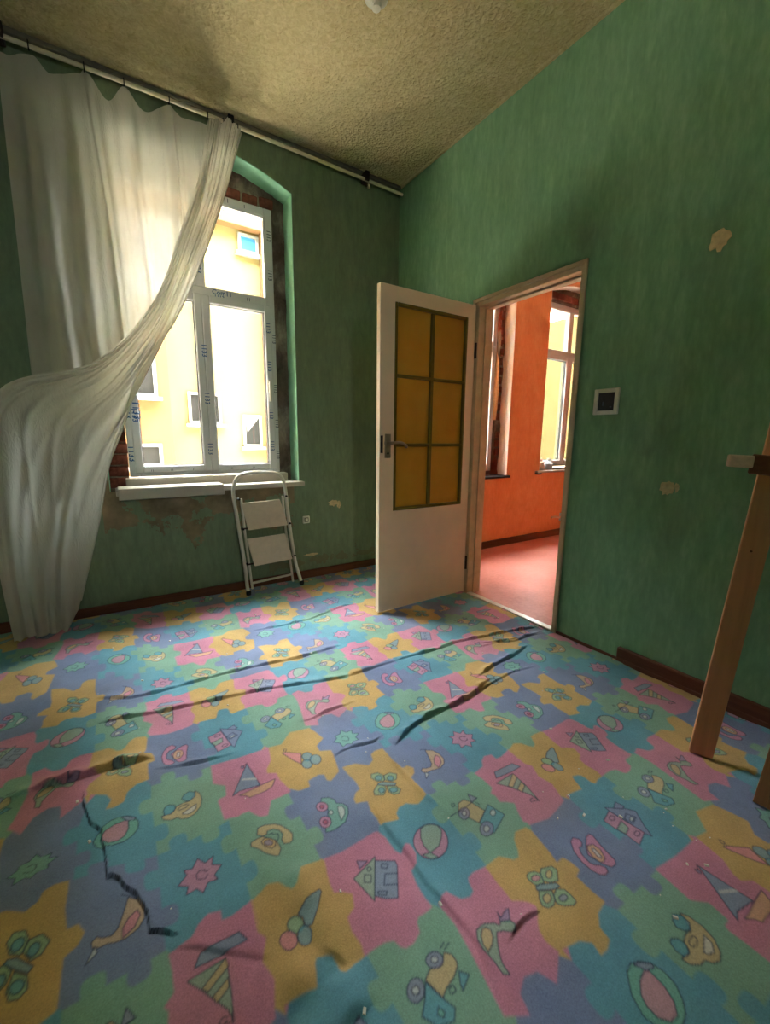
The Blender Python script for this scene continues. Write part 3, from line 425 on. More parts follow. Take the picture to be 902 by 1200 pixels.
def reveal2(a, b, z0, af):
    m = MB(); m.box((a, Y2+.002, z0), (a+.006, Y2+.14, af(a))); m.box((b-.006, Y2+.002, z0), (b, Y2+.14, af(b)))
    for i in range(12):
        p = a+(b-a)*i/12; q = a+(b-a)*(i+1)/12; m.prism([(p, af(p)-.006), (q, af(q)-.006), (q, af(q)+.001), (p, af(p)+.001)], 1, Y2+.002, Y2+.14)
    m.build('window_reveal', M_CREAM, ow)['label'] = 'white plastered window reveal in the orange wall'
reveal2(2.40, 3.49, .76, arch2(2.95)); reveal2(4.02, 5.2, .79, arch2(4.61, 2.80))
r2 = rubble('rough_masonry', 2.3, 3.6, .7, 3.0, 2.48, 3.40, .8, 2.66, Y2+.12, Y2+.34, ow, M_RUBBLE, 5.0)
r3 = rubble('rough_masonry', 3.9, 5.3, .7, 3.0, 4.05, 5.14, .8, 2.64, Y2+.12, Y2+.34, ow, M_RUBBLE, 7.0)
for k in range(18): brick(3.448+random.uniform(-.006, .006), 1.0+k*.092, .05, .07, Y2+.15, r2)
for k in range(9): brick(4.10+k*.125, 2.70, .11, .07, Y2+.15, r3)
# ------------------------------------------------------------------ windows
def pane_window(root, y, x0, x1, z0, z1, xm, zt, fw=.055, depth=.06, sash=True, mat=M_PVC):
    D = depth; bits = {}
    m = MB(); m.box((x0, y, z0), (x0+fw, y+D, z1), .005); m.box((x1-fw, y, z0), (x1, y+D, z1), .005); m.box((x0+fw, y, z1-fw), (x1-fw, y+D, z1), .005)
    m.box((x0+fw, y, z0), (x1-fw, y+D, z0+fw*.8), .005); m.box((x0+fw, y, zt-.03), (x1-fw, y+D, zt+.03), .005); m.box((xm-.032, y, zt+.03), (xm+.032, y+D, z1-fw), .005)
    m.build('frame', mat, root)
    def sash_(name, a, b, c, d, w=.05, yo=-.016):
        q = MB(); q.box((a, y+yo, c), (a+w, y+D+yo-.004, d), .006); q.box((b-w, y+yo, c), (b, y+D+yo-.004, d), .006); q.box((a+w, y+yo, d-w), (b-w, y+D+yo-.004, d), .006); q.box((a+w, y+yo, c), (b-w, y+D+yo-.004, c+w), .006)
        s = q.build(name, mat, root)
        g = MB()
        for e, f in (((a+w, c+w), (a+w+.005, d-w)), ((b-w-.005, c+w), (b-w, d-w)), ((a+w, d-w-.005), (b-w, d-w)), ((a+w, c+w), (b-w, c+w+.005))): g.box((e[0], y+.004, e[1]), (f[0], y+.03, f[1]))
        g.build('gasket', M_SEAL, s)
        MB().box((a+w, y+.018, c+w), (b-w, y+.024, d-w)).build('glass_pane', M_GLASS, s); return s
    a = sash_('casement_sash', x0+fw*.55, xm+.004, z0+fw*.4, zt-.02); b = sash_('casement_sash', xm+.004, x1-fw*.55, z0+fw*.4, zt-.02)
    for (p, q) in ((x0+fw, xm-.032), (xm+.032, x1-fw)):
        MB().box((p, y+.022, zt+.03), (q, y+.028, z1-fw)).build('glass_pane', M_GLASS, root)
        g = MB(); g.box((p, y+.004, zt+.03), (p+.006, y+.04, z1-fw)); g.box((q-.006, y+.004, zt+.03), (q, y+.04, z1-fw)); g.box((p, y+.004, z1-fw-.006), (q, y+.04, z1-fw)); g.box((p, y+.004, zt+.03), (q, y+.04, zt+.036)); g.build('glazing_bead', mat, root)
    return a, b
w1 = struct(empty('window_1', (0, 0, 0)))
sa, sb = pane_window(w1, 3.235, .09, 1.11, .865, 2.735, .596, 2.105, .058)
hm = MB(); hm.box((1.025, 3.203, 1.47), (1.052, 3.219, 1.56), .004); hm.box((1.031, 3.175, 1.40), (1.047, 3.19, 1.545), .004, seg=2); hm.tube([(1.039, 3.21, 1.53), (1.039, 3.182, 1.53)], .008, 8)
hm.build('window_handle', M_WHITE, sb)
def print_text(body, x, z, size, rot, y, parent, mat):
    c = bpy.data.curves.new('film_print', 'FONT'); c.body = body; c.size = size*1.3; c.offset = .0006; c.extrude = .0003; c.align_x = 'CENTER'; c.align_y = 'CENTER'; c.resolution_u = 2
    o = bpy.data.objects.new('film_print', c); o.location = (x, y, z); o.rotation_euler = (PI/2, rot, 0); c.materials.append(mat); link(o, parent); return o
yf = 3.2335; ys = 3.2175
for z in (1.02, 1.30): print_text('1133', .11, z, .042, PI/2, yf, w1, M_FILMTXT); 
print_text('1133', .147, 1.27, .036, PI/2, ys, w1, M_FILMTXT); print_text('1133', .158, 1.30, .046, PI/2, ys, w1, M_FILMTXT)
for z in (1.0, 1.24, 1.5, 1.86): print_text('1113', 1.096, z, .026, PI/2, yf, w1, M_FILMGREY); print_text('1113', 1.05, z+.07 if z != 1.5 else 1.66, .03, PI/2, ys, w1, M_FILMTXT)
for z in (2.3, 2.56): print_text('1113', 1.083, z, .03, PI/2, yf, w1, M_FILMGREY)
for z in (1.05, 1.4, 1.72): print_text('1133', .596, z, .034, PI/2, ys, w1, M_FILMTXT)
print_text('1133', .596, 2.26, .034, PI/2, yf, w1, M_FILMTXT)
print_text('Com11', .74, 2.115, .034, 0, yf, w1, M_FILMTXT); print_text('1113', .72, 2.085, .026, 0, yf, w1, M_FILMTXT); print_text('11', .92, 2.105, .024, 0, yf, w1, M_FILMGREY)
print_text('11', .80, 2.71, .028, 0, yf, w1, M_FILMGREY); print_text('1', .92, 2.705, .024, 0, yf, w1, M_FILMGREY)
for x in (.22, .34, .48, .74, .9): print_text('11', x, .905, .014, 0, ys, w1, M_FILMGREY)
w3 = struct(empty('window_2')); pane_window(w3, 3.15, 2.47, 3.405, .8, 2.665, 2.92, 2.07, .055, mat=M_PVC)
w4 = struct(empty('window_3')); pane_window(w4, 3.15, 4.04, 5.15, .82, 2.64, 4.62, 2.11, .06, mat=M_PVC)
# sill boards
o = MB().box((-.0, 3.035, .765), (1.235, 3.232, .80), .005, seg=2).build('windowsill_board', M_SILL); tag(o, 'long white windowsill board set into the wall under the window', 'windowsill')
o = MB().box((.062, 3.16, .80), (1.145, 3.232, .862), .004).build('sill_profile', M_SILL); tag(o, 'white plastic profile strip directly under the window frame', 'trim strip')
m = MB(); m.box((.012, 2.985, .745), (.628, 2.995, .808), .003); m.box((.012, 2.985, .806), (.628, 3.15, .816), .003); m.box((.012, 2.985, .745), (.628, 3.03, .752), .002)
o = m.build('loose_sill_piece', M_SILL); tag(o, 'loose white sill cover lying on the left half of the windowsill', 'windowsill')
# ------------------------------------------------------------------ door
JM = .03
t3 = MB()
t3.box((XR-.008, DY0-.02, 0), (XR+.128, DY0+.012, DZ+.02), .004); t3.box((XR-.008, DY1-.03, 0), (XR+.128, DY1+.022, DZ+.02), .004); t3.box((XR-.008, DY0, DZ-.02), (XR+.128, DY1, DZ+.022), .004)
t3.box((XR-.016, DY1+.0, 0), (XR-.004, DY1+.028, DZ+.028), .003); t3.box((XR-.016, DY0-.024, 0), (XR-.004, DY0-.004, DZ+.028), .003); t3.box((XR-.016, DY0-.024, DZ+.006), (XR-.004, DY1+.028, DZ+.03), .003)
t3.box((XR+.045, DY0+.012, 0), (XR+.075, DY0+.022, DZ-.02), .002); t3.box((XR+.045, DY1-.042, 0), (XR+.075, DY1-.03, DZ-.02), .002); t3.box((XR+.045, DY0+.012, DZ-.032), (XR+.075, DY1-.03, DZ-.02), .002)
struct(t3.build('trim_3', M_CASING))
m = MB(); m.box((XR-.012, DY0+.012, 0), (XR+.035, DY1-.03, .014), .004); struct(m.build('trim_4', M_WHITE))
d1 = struct(empty('door_1', (2.108, 2.155, .022)))
# leaf runs along -X from the hinge; y 0 is the face towards the camera
LW, LH, LT = .748, 1.985, .036
gx0, gx1, gz0, gz1 = -.645, -.065, .66, 1.90
m = MB(); m.box((-LW, 0, 0), (gx0, LT, LH), .003); m.box((gx1, 0, 0), (0, LT, LH), .003); m.box((gx0, 0, 0), (gx1, LT, gz0), .003); m.box((gx0, 0, gz1), (gx1, LT, LH), .003)
m = MB(); m.prism([(-LW, 0), (0, 0), (0, gz0), (-LW, gz0)], 1, 0, LT); m.prism([(-LW, gz1), (0, gz1), (0, LH), (-LW, LH)], 1, 0, LT); m.prism([(-LW, gz0), (gx0, gz0), (gx0, gz1), (-LW, gz1)], 1, 0, LT); m.prism([(gx1, gz0), (0, gz0), (0, gz1), (gx1, gz1)], 1, 0, LT)
bmesh.ops.remove_doubles(m.b, verts=m.b.verts, dist=1e-5)
inner = [f for f in m.b.faces if False]
m.build('door_panel', M_DOOR, d1)
bd = MB(); bw = .02
for a, b in (((gx0, gz0), (gx0+bw, gz1)), ((gx1-bw, gz0), (gx1, gz1)), ((gx0+bw, gz0), (gx1-bw, gz0+bw)), ((gx0+bw, gz1-bw), (gx1-bw, gz1))): bd.box((a[0], -.004, a[1]), (b[0], LT+.004, b[1]), .004)
beads = bd.build('glazing_frame', M_OLIVE, d1); beads['label'] = 'olive frame round the yellow glass'
xm = (gx0+gx1)/2+.0; zr = [gz0+(gz1-gz0)*k/3 for k in (1, 2)]
MB().box((xm-.013, -.002, gz0+bw), (xm+.013, LT+.002, gz1-bw), .004).build('muntin', M_OLIVE, d1)
for z in zr: MB().box((gx0+bw, -.002, z-.010), (gx1-bw, LT+.002, z+.010), .004).build('muntin', M_OLIVE, d1)
zz = [gz0, zr[0], zr[1], gz1]
for i in range(3):
    for (a, b) in ((gx0+.01, xm), (xm, gx1-.01)):
        q = MB().box((a+.002, LT/2-.003, zz[i]+.002), (b-.002, LT/2+.003, zz[i+1]-.002)).build('glass_pane', M_AMBER, d1); q['label'] = 'amber yellow textured glass pane'
m = MB(); zc = 1.085
m.lathe([(.024, 0), (.024, .004), (.012, .008), (.010, .035), (.0105, .05), (0, .05)], (-.69, 0, zc), 18, Matrix.Rotation(PI/2, 4, 'X'))
m.tube(catmull([(-.69, -.044, zc), (-.66, -.046, zc+.004), (-.62, -.046, zc+.003), (-.585, -.044, zc-.012), (-.575, -.042, zc-.026)], 5), .0085, 10)
m.box((-.712, -.005, zc-.09), (-.668, 0, zc+.055), .003)
m.build('door_handle', M_STEEL, d1, True)
MB().tube([(-.69, -.007, zc-.062), (-.69, -.003, zc-.062)], .007, 10).build('keyhole', M_BLACK, d1)
MB().box((-.742, -.003, zc-.06), (-.724, 0, zc+.045), .001).build('latch_plate', M_DARKM, d1)
for z in (.22, 1.70): MB().tube([(.008, -.005, z-.05), (.008, -.005, z+.05)], .009, 10).build('hinge', M_DARKM, d1, True)
# ------------------------------------------------------------------ wall plate and socket
o = empty('wall_plate', (XR, 1.216, 1.33)); tag(o, 'square white wall plate with a dark centre beside the doorway', 'wall plate')
m = MB(); h = .064
for a, b in (((-h, -h), (-h+.022, h)), ((h-.022, -h), (h, h)), ((-h+.022, -h), (h-.022, -h+.02)), ((-h+.022, h-.02), (h-.022, h))): m.box((-.014, a[0], a[1]), (0, b[0], b[1]), .003)
m.build('frame', M_SOCK, o); MB().box((-.008, -h+.02, -h+.018), (-.001, h-.02, h-.018)).build('dark_insert', simple('dark_grey_insert', (52, 52, 58), .4), o)
m = MB(); m.box((-.010, .012, -.02), (-.008, .018, .0)); m.box((-.010, -.03, -.03), (-.008, -.02, -.024)); tm = m.build('terminal_marks', M_FILMGREY, o, kind='stuff')
o = empty('wall_socket', (1.262, YB, .486)); tag(o, 'small white square socket low on the green wall right of the step ladder', 'socket')
MB().box((-.03, -.012, -.03), (.03, 0, .03), .005).build('cover', M_SOCK, o); MB().box((-.018, -.014, -.018), (.018, -.011, .018), .003).build('inner_ring', simple('grey_socket_ring', (110, 108, 96), .5), o); MB().box((-.011, -.017, -.012), (.011, -.012, .012), .003).build('centre_plug', M_SOCK, o)
# ceiling lamp base
o = empty('ceiling_rose', (1.19, 2.02-.08, CZ)); tag(o, 'small white ceiling lamp fitting at the top edge of the picture', 'ceiling lamp')
MB().lathe([(.055, 0), (.055, -.01), (.04, -.025), (.022, -.034), (.02, -.05), (0, -.052)], (0, 0, 0), 24).build('cover', M_SOCK, o, True)
MB().tube([(-.02, -.0, -.045), (-.035, -.03, -.06), (-.03, -.05, -.055)], .005, 6).build('loose_wire', M_SOCK, o, True)
# ------------------------------------------------------------------ curtain rail
o = empty('curtain_rail', (0, 3.03, 3.05)); tag(o, 'long cream double curtain rail along the top of the window wall', 'curtain rail')
MB().tube([(-.34, 0, -.012), (.3, 0, .0), (.9, 0, .0), (2.11, 0, -.016)], .011, 10).build('rod', M_RODW, o, True)
MB().box((-.34, .03, .035), (2.12, .06, .062), .004).build('ceiling_track', simple('dusty_grey_track', (120, 112, 94), .6), o)
for x in (-.28, .80, 1.78):
    m = MB(); m.box((x-.018, -.02, -.02), (x+.018, .06, .045), .004); m.tube([(x, -.0, -.03), (x, -.0, -.052)], .009, 8); m.build('bracket', M_DARKM if x > 1 or x < 0 else M_BLACK, o)
m = MB(); m.tube([(1.80, 0, -.035), (1.80, 0, -.058)], .012, 8); m.build('pull_knob', M_RODW, o, True)
MB().lathe([(.001, -.02), (.016, -.012), (.02, 0), (.016, .012), (.001, .02)], (.70, -.01, -.035), 12).build('end_knob', M_WHITE, o, True)
for x in (-.17, .055, .234, .456, .664, .755, .775, .80, .82, .84):
    MB().tube([(x, .017*math.cos(a), .0+.020*math.sin(a)-.004) for a in [2*PI*k/12 for k in range(12)]], .003, 6, True).build('curtain_ring', M_BLACK, o, True)
# ------------------------------------------------------------------ curtain
cu = empty('curtain', (0, 0, 0)); tag(cu, 'long off-white sheer curtain swept to the left across the window', 'curtain')
def cloth(name, grid, parent):
    nu, nv = len(grid), len(grid[0]); V = [tuple(p) for row in grid for p in row]
    F = [(i*nv+j, (i+1)*nv+j, (i+1)*nv+j+1, i*nv+j+1) for i in range(nu-1) for j in range(nv-1)]
    me = bpy.data.meshes.new(name); me.from_pydata(V, [], F); me.materials.append(M_CURT)
    for p in me.polygons: p.use_smooth = True
    return link(bpy.data.objects.new(name, me), parent)
def interp(P, x):
    for a, b in zip(P, P[1:]):
        if x <= b[0] or b is P[-1]:
            t = (x-a[0])/(b[0]-a[0]); t = min(1, max(0, t)); t = t*t*(3-2*t); return a[1]+(b[1]-a[1])*t
PE = sorted(PEDGE); NU, NV = 190, 60; grid = []
for i in range(NU+1):
    u = i/NU; x = -.30+u*(.70+.30); zt = interp(PTOP, x)
    zb = (interp(PE, x)-.16) if x > -.46 else 1.2
    zb = min(zb, zt-.06); row = []
    for j in range(NV+1):
        v = j/NV; z = zt+(zb-zt)*v; dn = (zt-z)
        amp = min(1, .25+dn*2.2)
        y = .018*math.sin(u*46+1.2*math.sin(u*9))+.012*math.sin(u*21+.6)+.010*math.sin(u*83+z*1.3)
        for c, wd, a_ in ((.065, .012, .05), (.48, .010, .042), (.26, .02, -.03), (.60, .015, .02)):
            xx = x-(c+.05*dn*(1 if c < .3 else .15)); y += a_*math.exp(-(xx/wd)**2)
        xs = x+.012*math.sin(z*4+u*12)*amp*.6
        if x < -.2: xs = x-.02*dn-.0
        y += .010*mnoise.noise(Vector((x*7, z*6, 1.3)))
        row.append((xs, 3.035+y*amp*.85-.0, z))
    grid.append(row)
cloth('back_panel', grid, cu)
random.seed(21); FOLDS = []
for _ in range(30):                                                   # tight creases along the gathered swag
    FOLDS.append((random.random(), random.uniform(.010, .028), random.choice((-1, 1))*random.uniform(.006, .016), random.uniform(-.25, .25), -.12, random.uniform(.45, .75)))
for _ in range(9):                                                    # a few soft long folds falling to the hem
    FOLDS.append((random.random(), random.uniform(.03, .07), random.choice((-1, 1))*random.uniform(.012, .03), random.uniform(-.3, .3), random.uniform(.45, .62), 1.12))
for k in range(5):                                                    # drag folds fanning out from the tieback
    FOLDS.append((.15+.17*k, .02, .014, 1.2, .5, .85))
TH = [catmull(t, 12) for t in DRAPE]; nv = len(TH[0]); grid = []
NU = 150
for i in range(NU+1):
    u = i/NU*(len(TH)-1); k = min(int(u), len(TH)-2); t = u-k; row = []
    for j in range(nv):
        P = [TH[min(max(k+q, 0), len(TH)-1)][j] for q in (-1, 0, 1, 2)]
        a, b, c, d = P; p = .5*((2*b)+(c-a)*t+(2*a-5*b+4*c-d)*t*t+(-a+3*b-3*c+d)*t**3)
        s = j/(nv-1); un = i/NU
        y = 0
        for c, wd, am, dr, s0, s1 in FOLDS:
            wn = min(1, max(0, (s-s0)/.12))*min(1, max(0, (s1-s)/.12))
            if wn > 0: y += am*wn*math.exp(-((un-c-dr*(s-.5)+.012*math.sin(s*11+c*40))/wd)**2)
        low = max(0, (s-.6)/.4)
        y += .012*math.sin(un*17+2.2*math.sin(s*2.6)+1)+.03*math.sin(un*PI)*-(1-low)*.9
        y += .026*mnoise.noise(Vector((un*3.2, s*4.5, 4.4)))+.010*mnoise.noise(Vector((un*11, s*8, 7.7)))
        dz = .006*math.sin(un*25+s*7)*(1 if s < .9 else 0)
        z = max(.014+.010*abs(math.sin(un*23)), p.z+dz)
        row.append((max(p.x, -.705), p.y+y-.012, z))
    grid.append(row)
cloth('front_drape', grid, cu)
# white hem along the free edge
hem = [Vector(p)+Vector((.002, -.004, 0)) for p in grid[-1]]
MB().tube(hem[:-2], .0045, 6).build('hem', M_CURT, cu, True)
MB().tube([(-.50+.03*math.cos(a), 2.90+.055*math.sin(a)*.9, 1.30+.045*math.sin(a)) for a in [2*PI*k/20 for k in range(20)]], .018, 8, True).build('tieback', M_TIE, cu, True)
# ------------------------------------------------------------------ step ladder
L = empty('step_ladder', (0, 0, .007)); tag(L, 'folded white tubular two-step ladder leaning under the window', 'step ladder')
def ly(z): return 2.935+.045*z/.88      # leans back towards the sill
fr = [(.742, ly(0), .012), (.735, ly(.08), .08), (.726, ly(.25), .25), (.703, ly(.5), .5), (.682, ly(.72), .72), (.69, ly(.80), .80), (.722, ly(.855), .855), (.78, ly(.878), .878), (.88, ly(.880), .880), (.98, ly(.872), .872), (1.03, ly(.84), .84), (1.052, ly(.77), .77), (1.064, ly(.6), .6), (1.08, ly(.4), .4), (1.103, ly(.2), .2), (1.128, ly(.08), .09), (1.148, ly(0), .022)]
MB().tube(catmull(fr, 5), .0125, 12).build('front_frame', M_LADDER, L, True)
def tread(name, p, label=None):
    # p: four corners (x,z) tl,tr,br,bl; slab tilted slightly towards the room
    bm = bmesh.new(); out = []
    for dy in (-.006, .006):
        out.append([bm.verts.new((x, ly(z)-.030-(.018 if i in (2, 3) else -.008)+dy, z)) for i, (x, z) in enumerate(p)])
    A, B = out; bm.faces.new(A); bm.faces.new(list(reversed(B)))
    for k in range(4): bm.faces.new((A[(k+1) % 4], A[k], B[k], B[(k+1) % 4]))
    bmesh.ops.bevel(bm, geom=list(bm.edges), offset=.004, segments=2, affect='EDGES')
    bmesh.ops.recalc_face_normals(bm, faces=bm.faces)
    me = bpy.data.meshes.new(name); bm.to_mesh(me); bm.free(); me.materials.append(M_STEP); return link(bpy.data.objects.new(name, me), L)
tread('tread', [(.727, .673), (1.001, .682), (1.043, .492), (.755, .484)]); tread('tread', [(.746, .417), (1.028, .425), (1.066, .232), (.783, .221)])
for z, a, b in ((.487, .715, 1.072), (.225, .735, 1.095)):
    MB().tube([(a, ly(z)+.002, z), (b, ly(z)+.002, z+.008)], .006, 8).build('cross_bar', M_DARKM, L, True)
for sx, pts in ((0, [(.735, 2.985, .70), (.75, 2.985, .45), (.775, 2.975, .10), (.78, 2.97, .03)]), (1, [(1.035, 2.985, .70), (1.05, 2.985, .45), (1.085, 2.975, .10), (1.09, 2.97, .03)])):
    MB().tube(pts, .009, 8).build('rear_leg', M_LADDER, L, True)
MB().tube([(.778, 2.965, .075), (1.088, 2.965, .09)], .009, 8).build('rear_bar', M_LADDER, L, True)
for x, z in ((.742, .0), (1.148, .004)): MB().lathe([(.017, .002), (.018, .02), (.015, .035)], (x, ly(0), z), 12).build('foot_cap', M_BLACK, L, True)
for x, z in ((.715, .70), (1.055, .70), (.73, .487), (1.072, .495), (.742, .235), (1.098, .245)): MB().tube([(x, ly(z)-.018, z), (x, ly(z)+.02, z)], .008, 8).build('rivet', M_BLACK, L, True)
# ------------------------------------------------------------------ timber at the right edge
pk = empty('wooden_plank', (0, 0, 0)); tag(pk, 'pale wooden plank standing upright against the right wall', 'plank')
pd = Vector((.0096, -.0616, .998)); a0 = Vector((1.686, .523, .011)); e1 = (Vector((1.711, .463, 0))-Vector((1.686, .523, 0))); wdt = e1.length*1.08; e1.normalize(); nrm = e1.cross(pd).normalized()
if nrm.x < 0: nrm = -nrm
bm = bmesh.new()
def P8(s0, s1, t0, t1, h0, h1): return [a0+e1*s+nrm*t+pd*h for h in (h0, h1) for t in (t0, t1) for s in (s0, s1)]
v = [bm.verts.new(p) for p in P8(0, wdt, 0, .022, 0, 2.0)]
for f in ((0, 1, 3, 2), (4, 6, 7, 5), (0, 4, 5, 1), (2, 3, 7, 6), (0, 2, 6, 4), (1, 5, 7, 3)): bm.faces.new([v[k] for k in f])
bmesh.ops.bevel(bm, geom=list(bm.edges), offset=.002, segments=1, affect='EDGES'); bmesh.ops.recalc_face_normals(bm, faces=bm.faces)
me = bpy.data.meshes.new('board'); bm.to_mesh(me); bm.free(); me.materials.append(M_PLANK); link(bpy.data.objects.new('board', me), pk)
MB().tube([a0+e1*.03-nrm*.0005+pd*.78, a0+e1*.03+nrm*.002+pd*.78], .0035, 8).build('knot', M_DKWOOD, pk)
rl = empty('timber_stand', (0, 0, 0)); tag(rl, 'dark timber rail with a pale block end in front of the upright plank', 'timber rail')
A_ = Vector((1.598, .505, 1.084)); B_ = Vector((1.638, .445, 1.082))
def beam(name, p, q, w_, h_, mat, parent):
    p, q = Vector(p), Vector(q); d = (q-p).normalized(); s = d.cross(Vector((0, 0, 1))).normalized(); u = s.cross(d)
    bm = bmesh.new(); v = [bm.verts.new(c+s*i*w_/2+u*j*h_/2) for c in (p, q) for i in (-1, 1) for j in (-1, 1)]
    for f in ((0, 1, 3, 2), (4, 6, 7, 5), (0, 4, 5, 1), (2, 3, 7, 6), (0, 2, 6, 4), (1, 5, 7, 3)): bm.faces.new([v[k] for k in f])
    bmesh.ops.bevel(bm, geom=list(bm.edges), offset=.003, segments=1, affect='EDGES'); bmesh.ops.recalc_face_normals(bm, faces=bm.faces)
    me = bpy.data.meshes.new(name); bm.to_mesh(me); bm.free(); me.materials.append(mat); return link(bpy.data.objects.new(name, me), parent)
beam('end_block', (1.560, .499, 1.082), (1.588, .447, 1.080), .03, .036, M_PALEEND, rl)['label'] = 'pale bare wood block end'
beam('rail', (1.596, .455, 1.074), (1.70, .12, 1.04), .026, .058, M_DKWOOD, rl)
MB().tube([(1.592, .385, 1.10), (1.592, .372, 1.105)], .006, 8).build('bolt', M_SOCK, rl)
beam('post', (1.72, .12, .010), (1.72, .12, 1.5), .05, .05, M_DKWOOD, rl)
fp = empty('framed_panel', (0, 0, 0)); tag(fp, 'brown wooden framed panel standing at the bottom right edge', 'framed panel')
fo = Vector((1.603, .315, .017)); fd = Vector((.15, -.99, 0)).normalized(); fu = Vector((.03, -.07, 1)).normalized()
def fbox(name, s0, s1, h0, h1, t0, t1, mat):
    bm = bmesh.new(); nn = Vector((1, .15, .0)).normalized(); v = [bm.verts.new(fo+fd*s+nn*t+fu*h) for h in (h0, h1) for t in (t0, t1) for s in (s0, s1)]
    for f in ((0, 1, 3, 2), (4, 6, 7, 5), (0, 4, 5, 1), (2, 3, 7, 6), (0, 2, 6, 4), (1, 5, 7, 3)): bm.faces.new([v[k] for k in f])
    bmesh.ops.bevel(bm, geom=list(bm.edges), offset=.0015, segments=1, affect='EDGES'); bmesh.ops.recalc_face_normals(bm, faces=bm.faces)
    me = bpy.data.meshes.new(name); bm.to_mesh(me); bm.free(); me.materials.append(mat); return link(bpy.data.objects.new(name, me), fp)
fbox('stile', 0, .032, 0, .62, 0, .03, M_FRAMEW); fbox('stile', .30, .332, 0, .62, 0, .03, M_FRAMEW); fbox('bottom_rail', .032, .30, 0, .032, 0, .03, M_FRAMEW); fbox('top_rail', .032, .30, .588, .62, 0, .03, M_FRAMEW)
fbox('dark_lining', .032, .30, .032, .588, .012, .02, M_BLACK); fbox('white_sheet', .040, .29, .042, .578, .008, .012, M_SOCK)
# ------------------------------------------------------------------ things in the orange room
o = empty('plastic_bag', (4.10, 3.06, .79)); tag(o, 'crumpled pale bag on the sill of the right window in the orange room', 'bag')
def blob(c, r, seed, n=16):
    bm = bmesh.new(); bmesh.ops.create_icosphere(bm, subdivisions=3, radius=1)
    for v in bm.verts:
        d = 1+.28*mnoise.noise(v.co*2.1+Vector((seed, 0, 0))); v.co = Vector((c[0]+v.co.x*r[0]*d, c[1]+v.co.y*r[1]*d, max(c[2]-r[2]*.8, c[2]+v.co.z*r[2]*d)))
    m = MB(); m.b.free(); m.b = bm; return m
blob((0, 0, .05), (.07, .05, .06), 2).build('bag_body', M_CREAM, o, True); blob((0.02, 0, .105), (.025, .02, .03), 5).build('bag_neck', M_CREAM, o, True)
o = empty('plastic_jug', (4.28, 3.07, .79)); tag(o, 'translucent bluish plastic jug beside the bag on the orange room sill', 'jug')
MB().lathe([(.04, 0), (.048, .01), (.048, .07), (.03, .09), (.018, .1), (.018, .115)], (0, 0, 0), 16).build('jug_body', simple('bluish_plastic', (190, 205, 212), .3), o, True); MB().lathe([(.02, .112), (.02, .13), (0, .131)], (0, 0, 0), 12).build('jug_cap', M_SOCK, o, True)
o = empty('radiator_pipe', (4.2, 2.99, .25)); tag(o, 'short white capped heating pipe sticking out low on the orange wall', 'pipe')
MB().tube([(.18, .01, -.02), (.18, -.06, -.02), (.06, -.07, 0), (0.0, -.07, .0)], .012, 8).build('pipe', M_CASING, o, True); MB().tube([(.2, -.06, -.06), (.2, -.06, .03)], .022, 10).build('valve', M_SOCK, o, True)
m = MB(); m.box((2.38, 2.965, .735), (3.51, 3.15, .76), .004); o = m.build('windowsill_board', M_BLACK); tag(o, 'dark window board under the left window of the orange room', 'windowsill')
m = MB(); m.box((3.95, 2.965, .765), (5.25, 3.15, .79), .004); o = m.build('windowsill_board', M_SILL); tag(o, 'pale window board under the right window of the orange room', 'windowsill')
MB().box((3.95, 2.96, .75), (4.02, 3.0, .765)).build('bracket_end', M_BLACK, o)
fm = blob((3.40, 3.135, 1.62), (.028, .025, .36), 9); o = fm.build('foam_sealant', simple('yellowed_foam', (226, 196, 150), .9, .1, 20), ow, True); o['label'] = 'lumpy mounting foam along the window frame'
# ------------------------------------------------------------------ opposite building
FY = 12.0; bl = empty('apartment_building', (2, FY, -6)); tag(bl, 'cream and yellow apartment building across the courtyard seen through the windows', 'building')
bl_off = Vector((2, FY, -6))
def bb(m, a, b, bev=0): m.box(tuple(Vector(a)-bl_off), tuple(Vector(b)-bl_off), bev)
TOPZ = 8.4
m = MB(); bb(m, (-9, FY, -6), (4.05, FY+6, TOPZ)); bb(m, (4.05, FY, -6), (16, FY+6, 15)); m.build('wall', M_FCREAM, bl)  # unseen upper heights shaped to block sky light reaching the rooms
m = MB(); bb(m, (-9, FY-.9, -6), (1.25, FY, TOPZ)); m.build('projecting_wing', M_FYEL, bl)['label'] = 'warm yellow wing standing forward of the cream wall'
m = MB(); bb(m, (1.25, FY-.25, 6.37), (4.05, FY, 6.72), .01); bb(m, (3.74, FY-.25, -6), (4.05, FY, 6.37), .01); m.build('orange_band', M_FYEL, bl)['label'] = 'orange yellow band framing the cream wall'
m = MB(); bb(m, (2.05, FY-.06, -6), (2.14, FY, 6.37)); m.build('downpipe', M_FCREAM, bl)
def fwin(x0, x1, z0, z1, y, pane=M_FPANE, net=False):
    m = MB(); f = .07
    for a, b in (((x0, z0), (x0+f, z1)), ((x1-f, z0), (x1, z1)), ((x0+f, z0), (x1-f, z0+f)), ((x0+f, z1-f), (x1-f, z1))): bb(m, (a[0], y-.05, a[1]), (b[0], y+.02, b[1]))
    if z1-z0 > 1.3: bb(m, (x0+f, y-.04, z0+(z1-z0)*.30), (x1-f, y+.02, z0+(z1-z0)*.30+.06))
    bb(m, (x0-.08, y-.12, z0-.08), (x1+.08, y, z0))
    w_ = m.build('window', M_FWHITE, bl); m = MB(); bb(m, (x0+f, y-.015, z0+f), (x1-f, y-.005, z1-f)); m.build('pane', pane, w_)
    if net:
        m = MB(); xm_ = (x0+x1)/2; m.prism([(x0+f-2, z1-f+6), (x1-f-2, z1-f+6), (x0+f-2+.05, z0+.4+6)], 1, y-.03-FY, y-.016-FY); m.build('net_curtain', M_NET, w_)
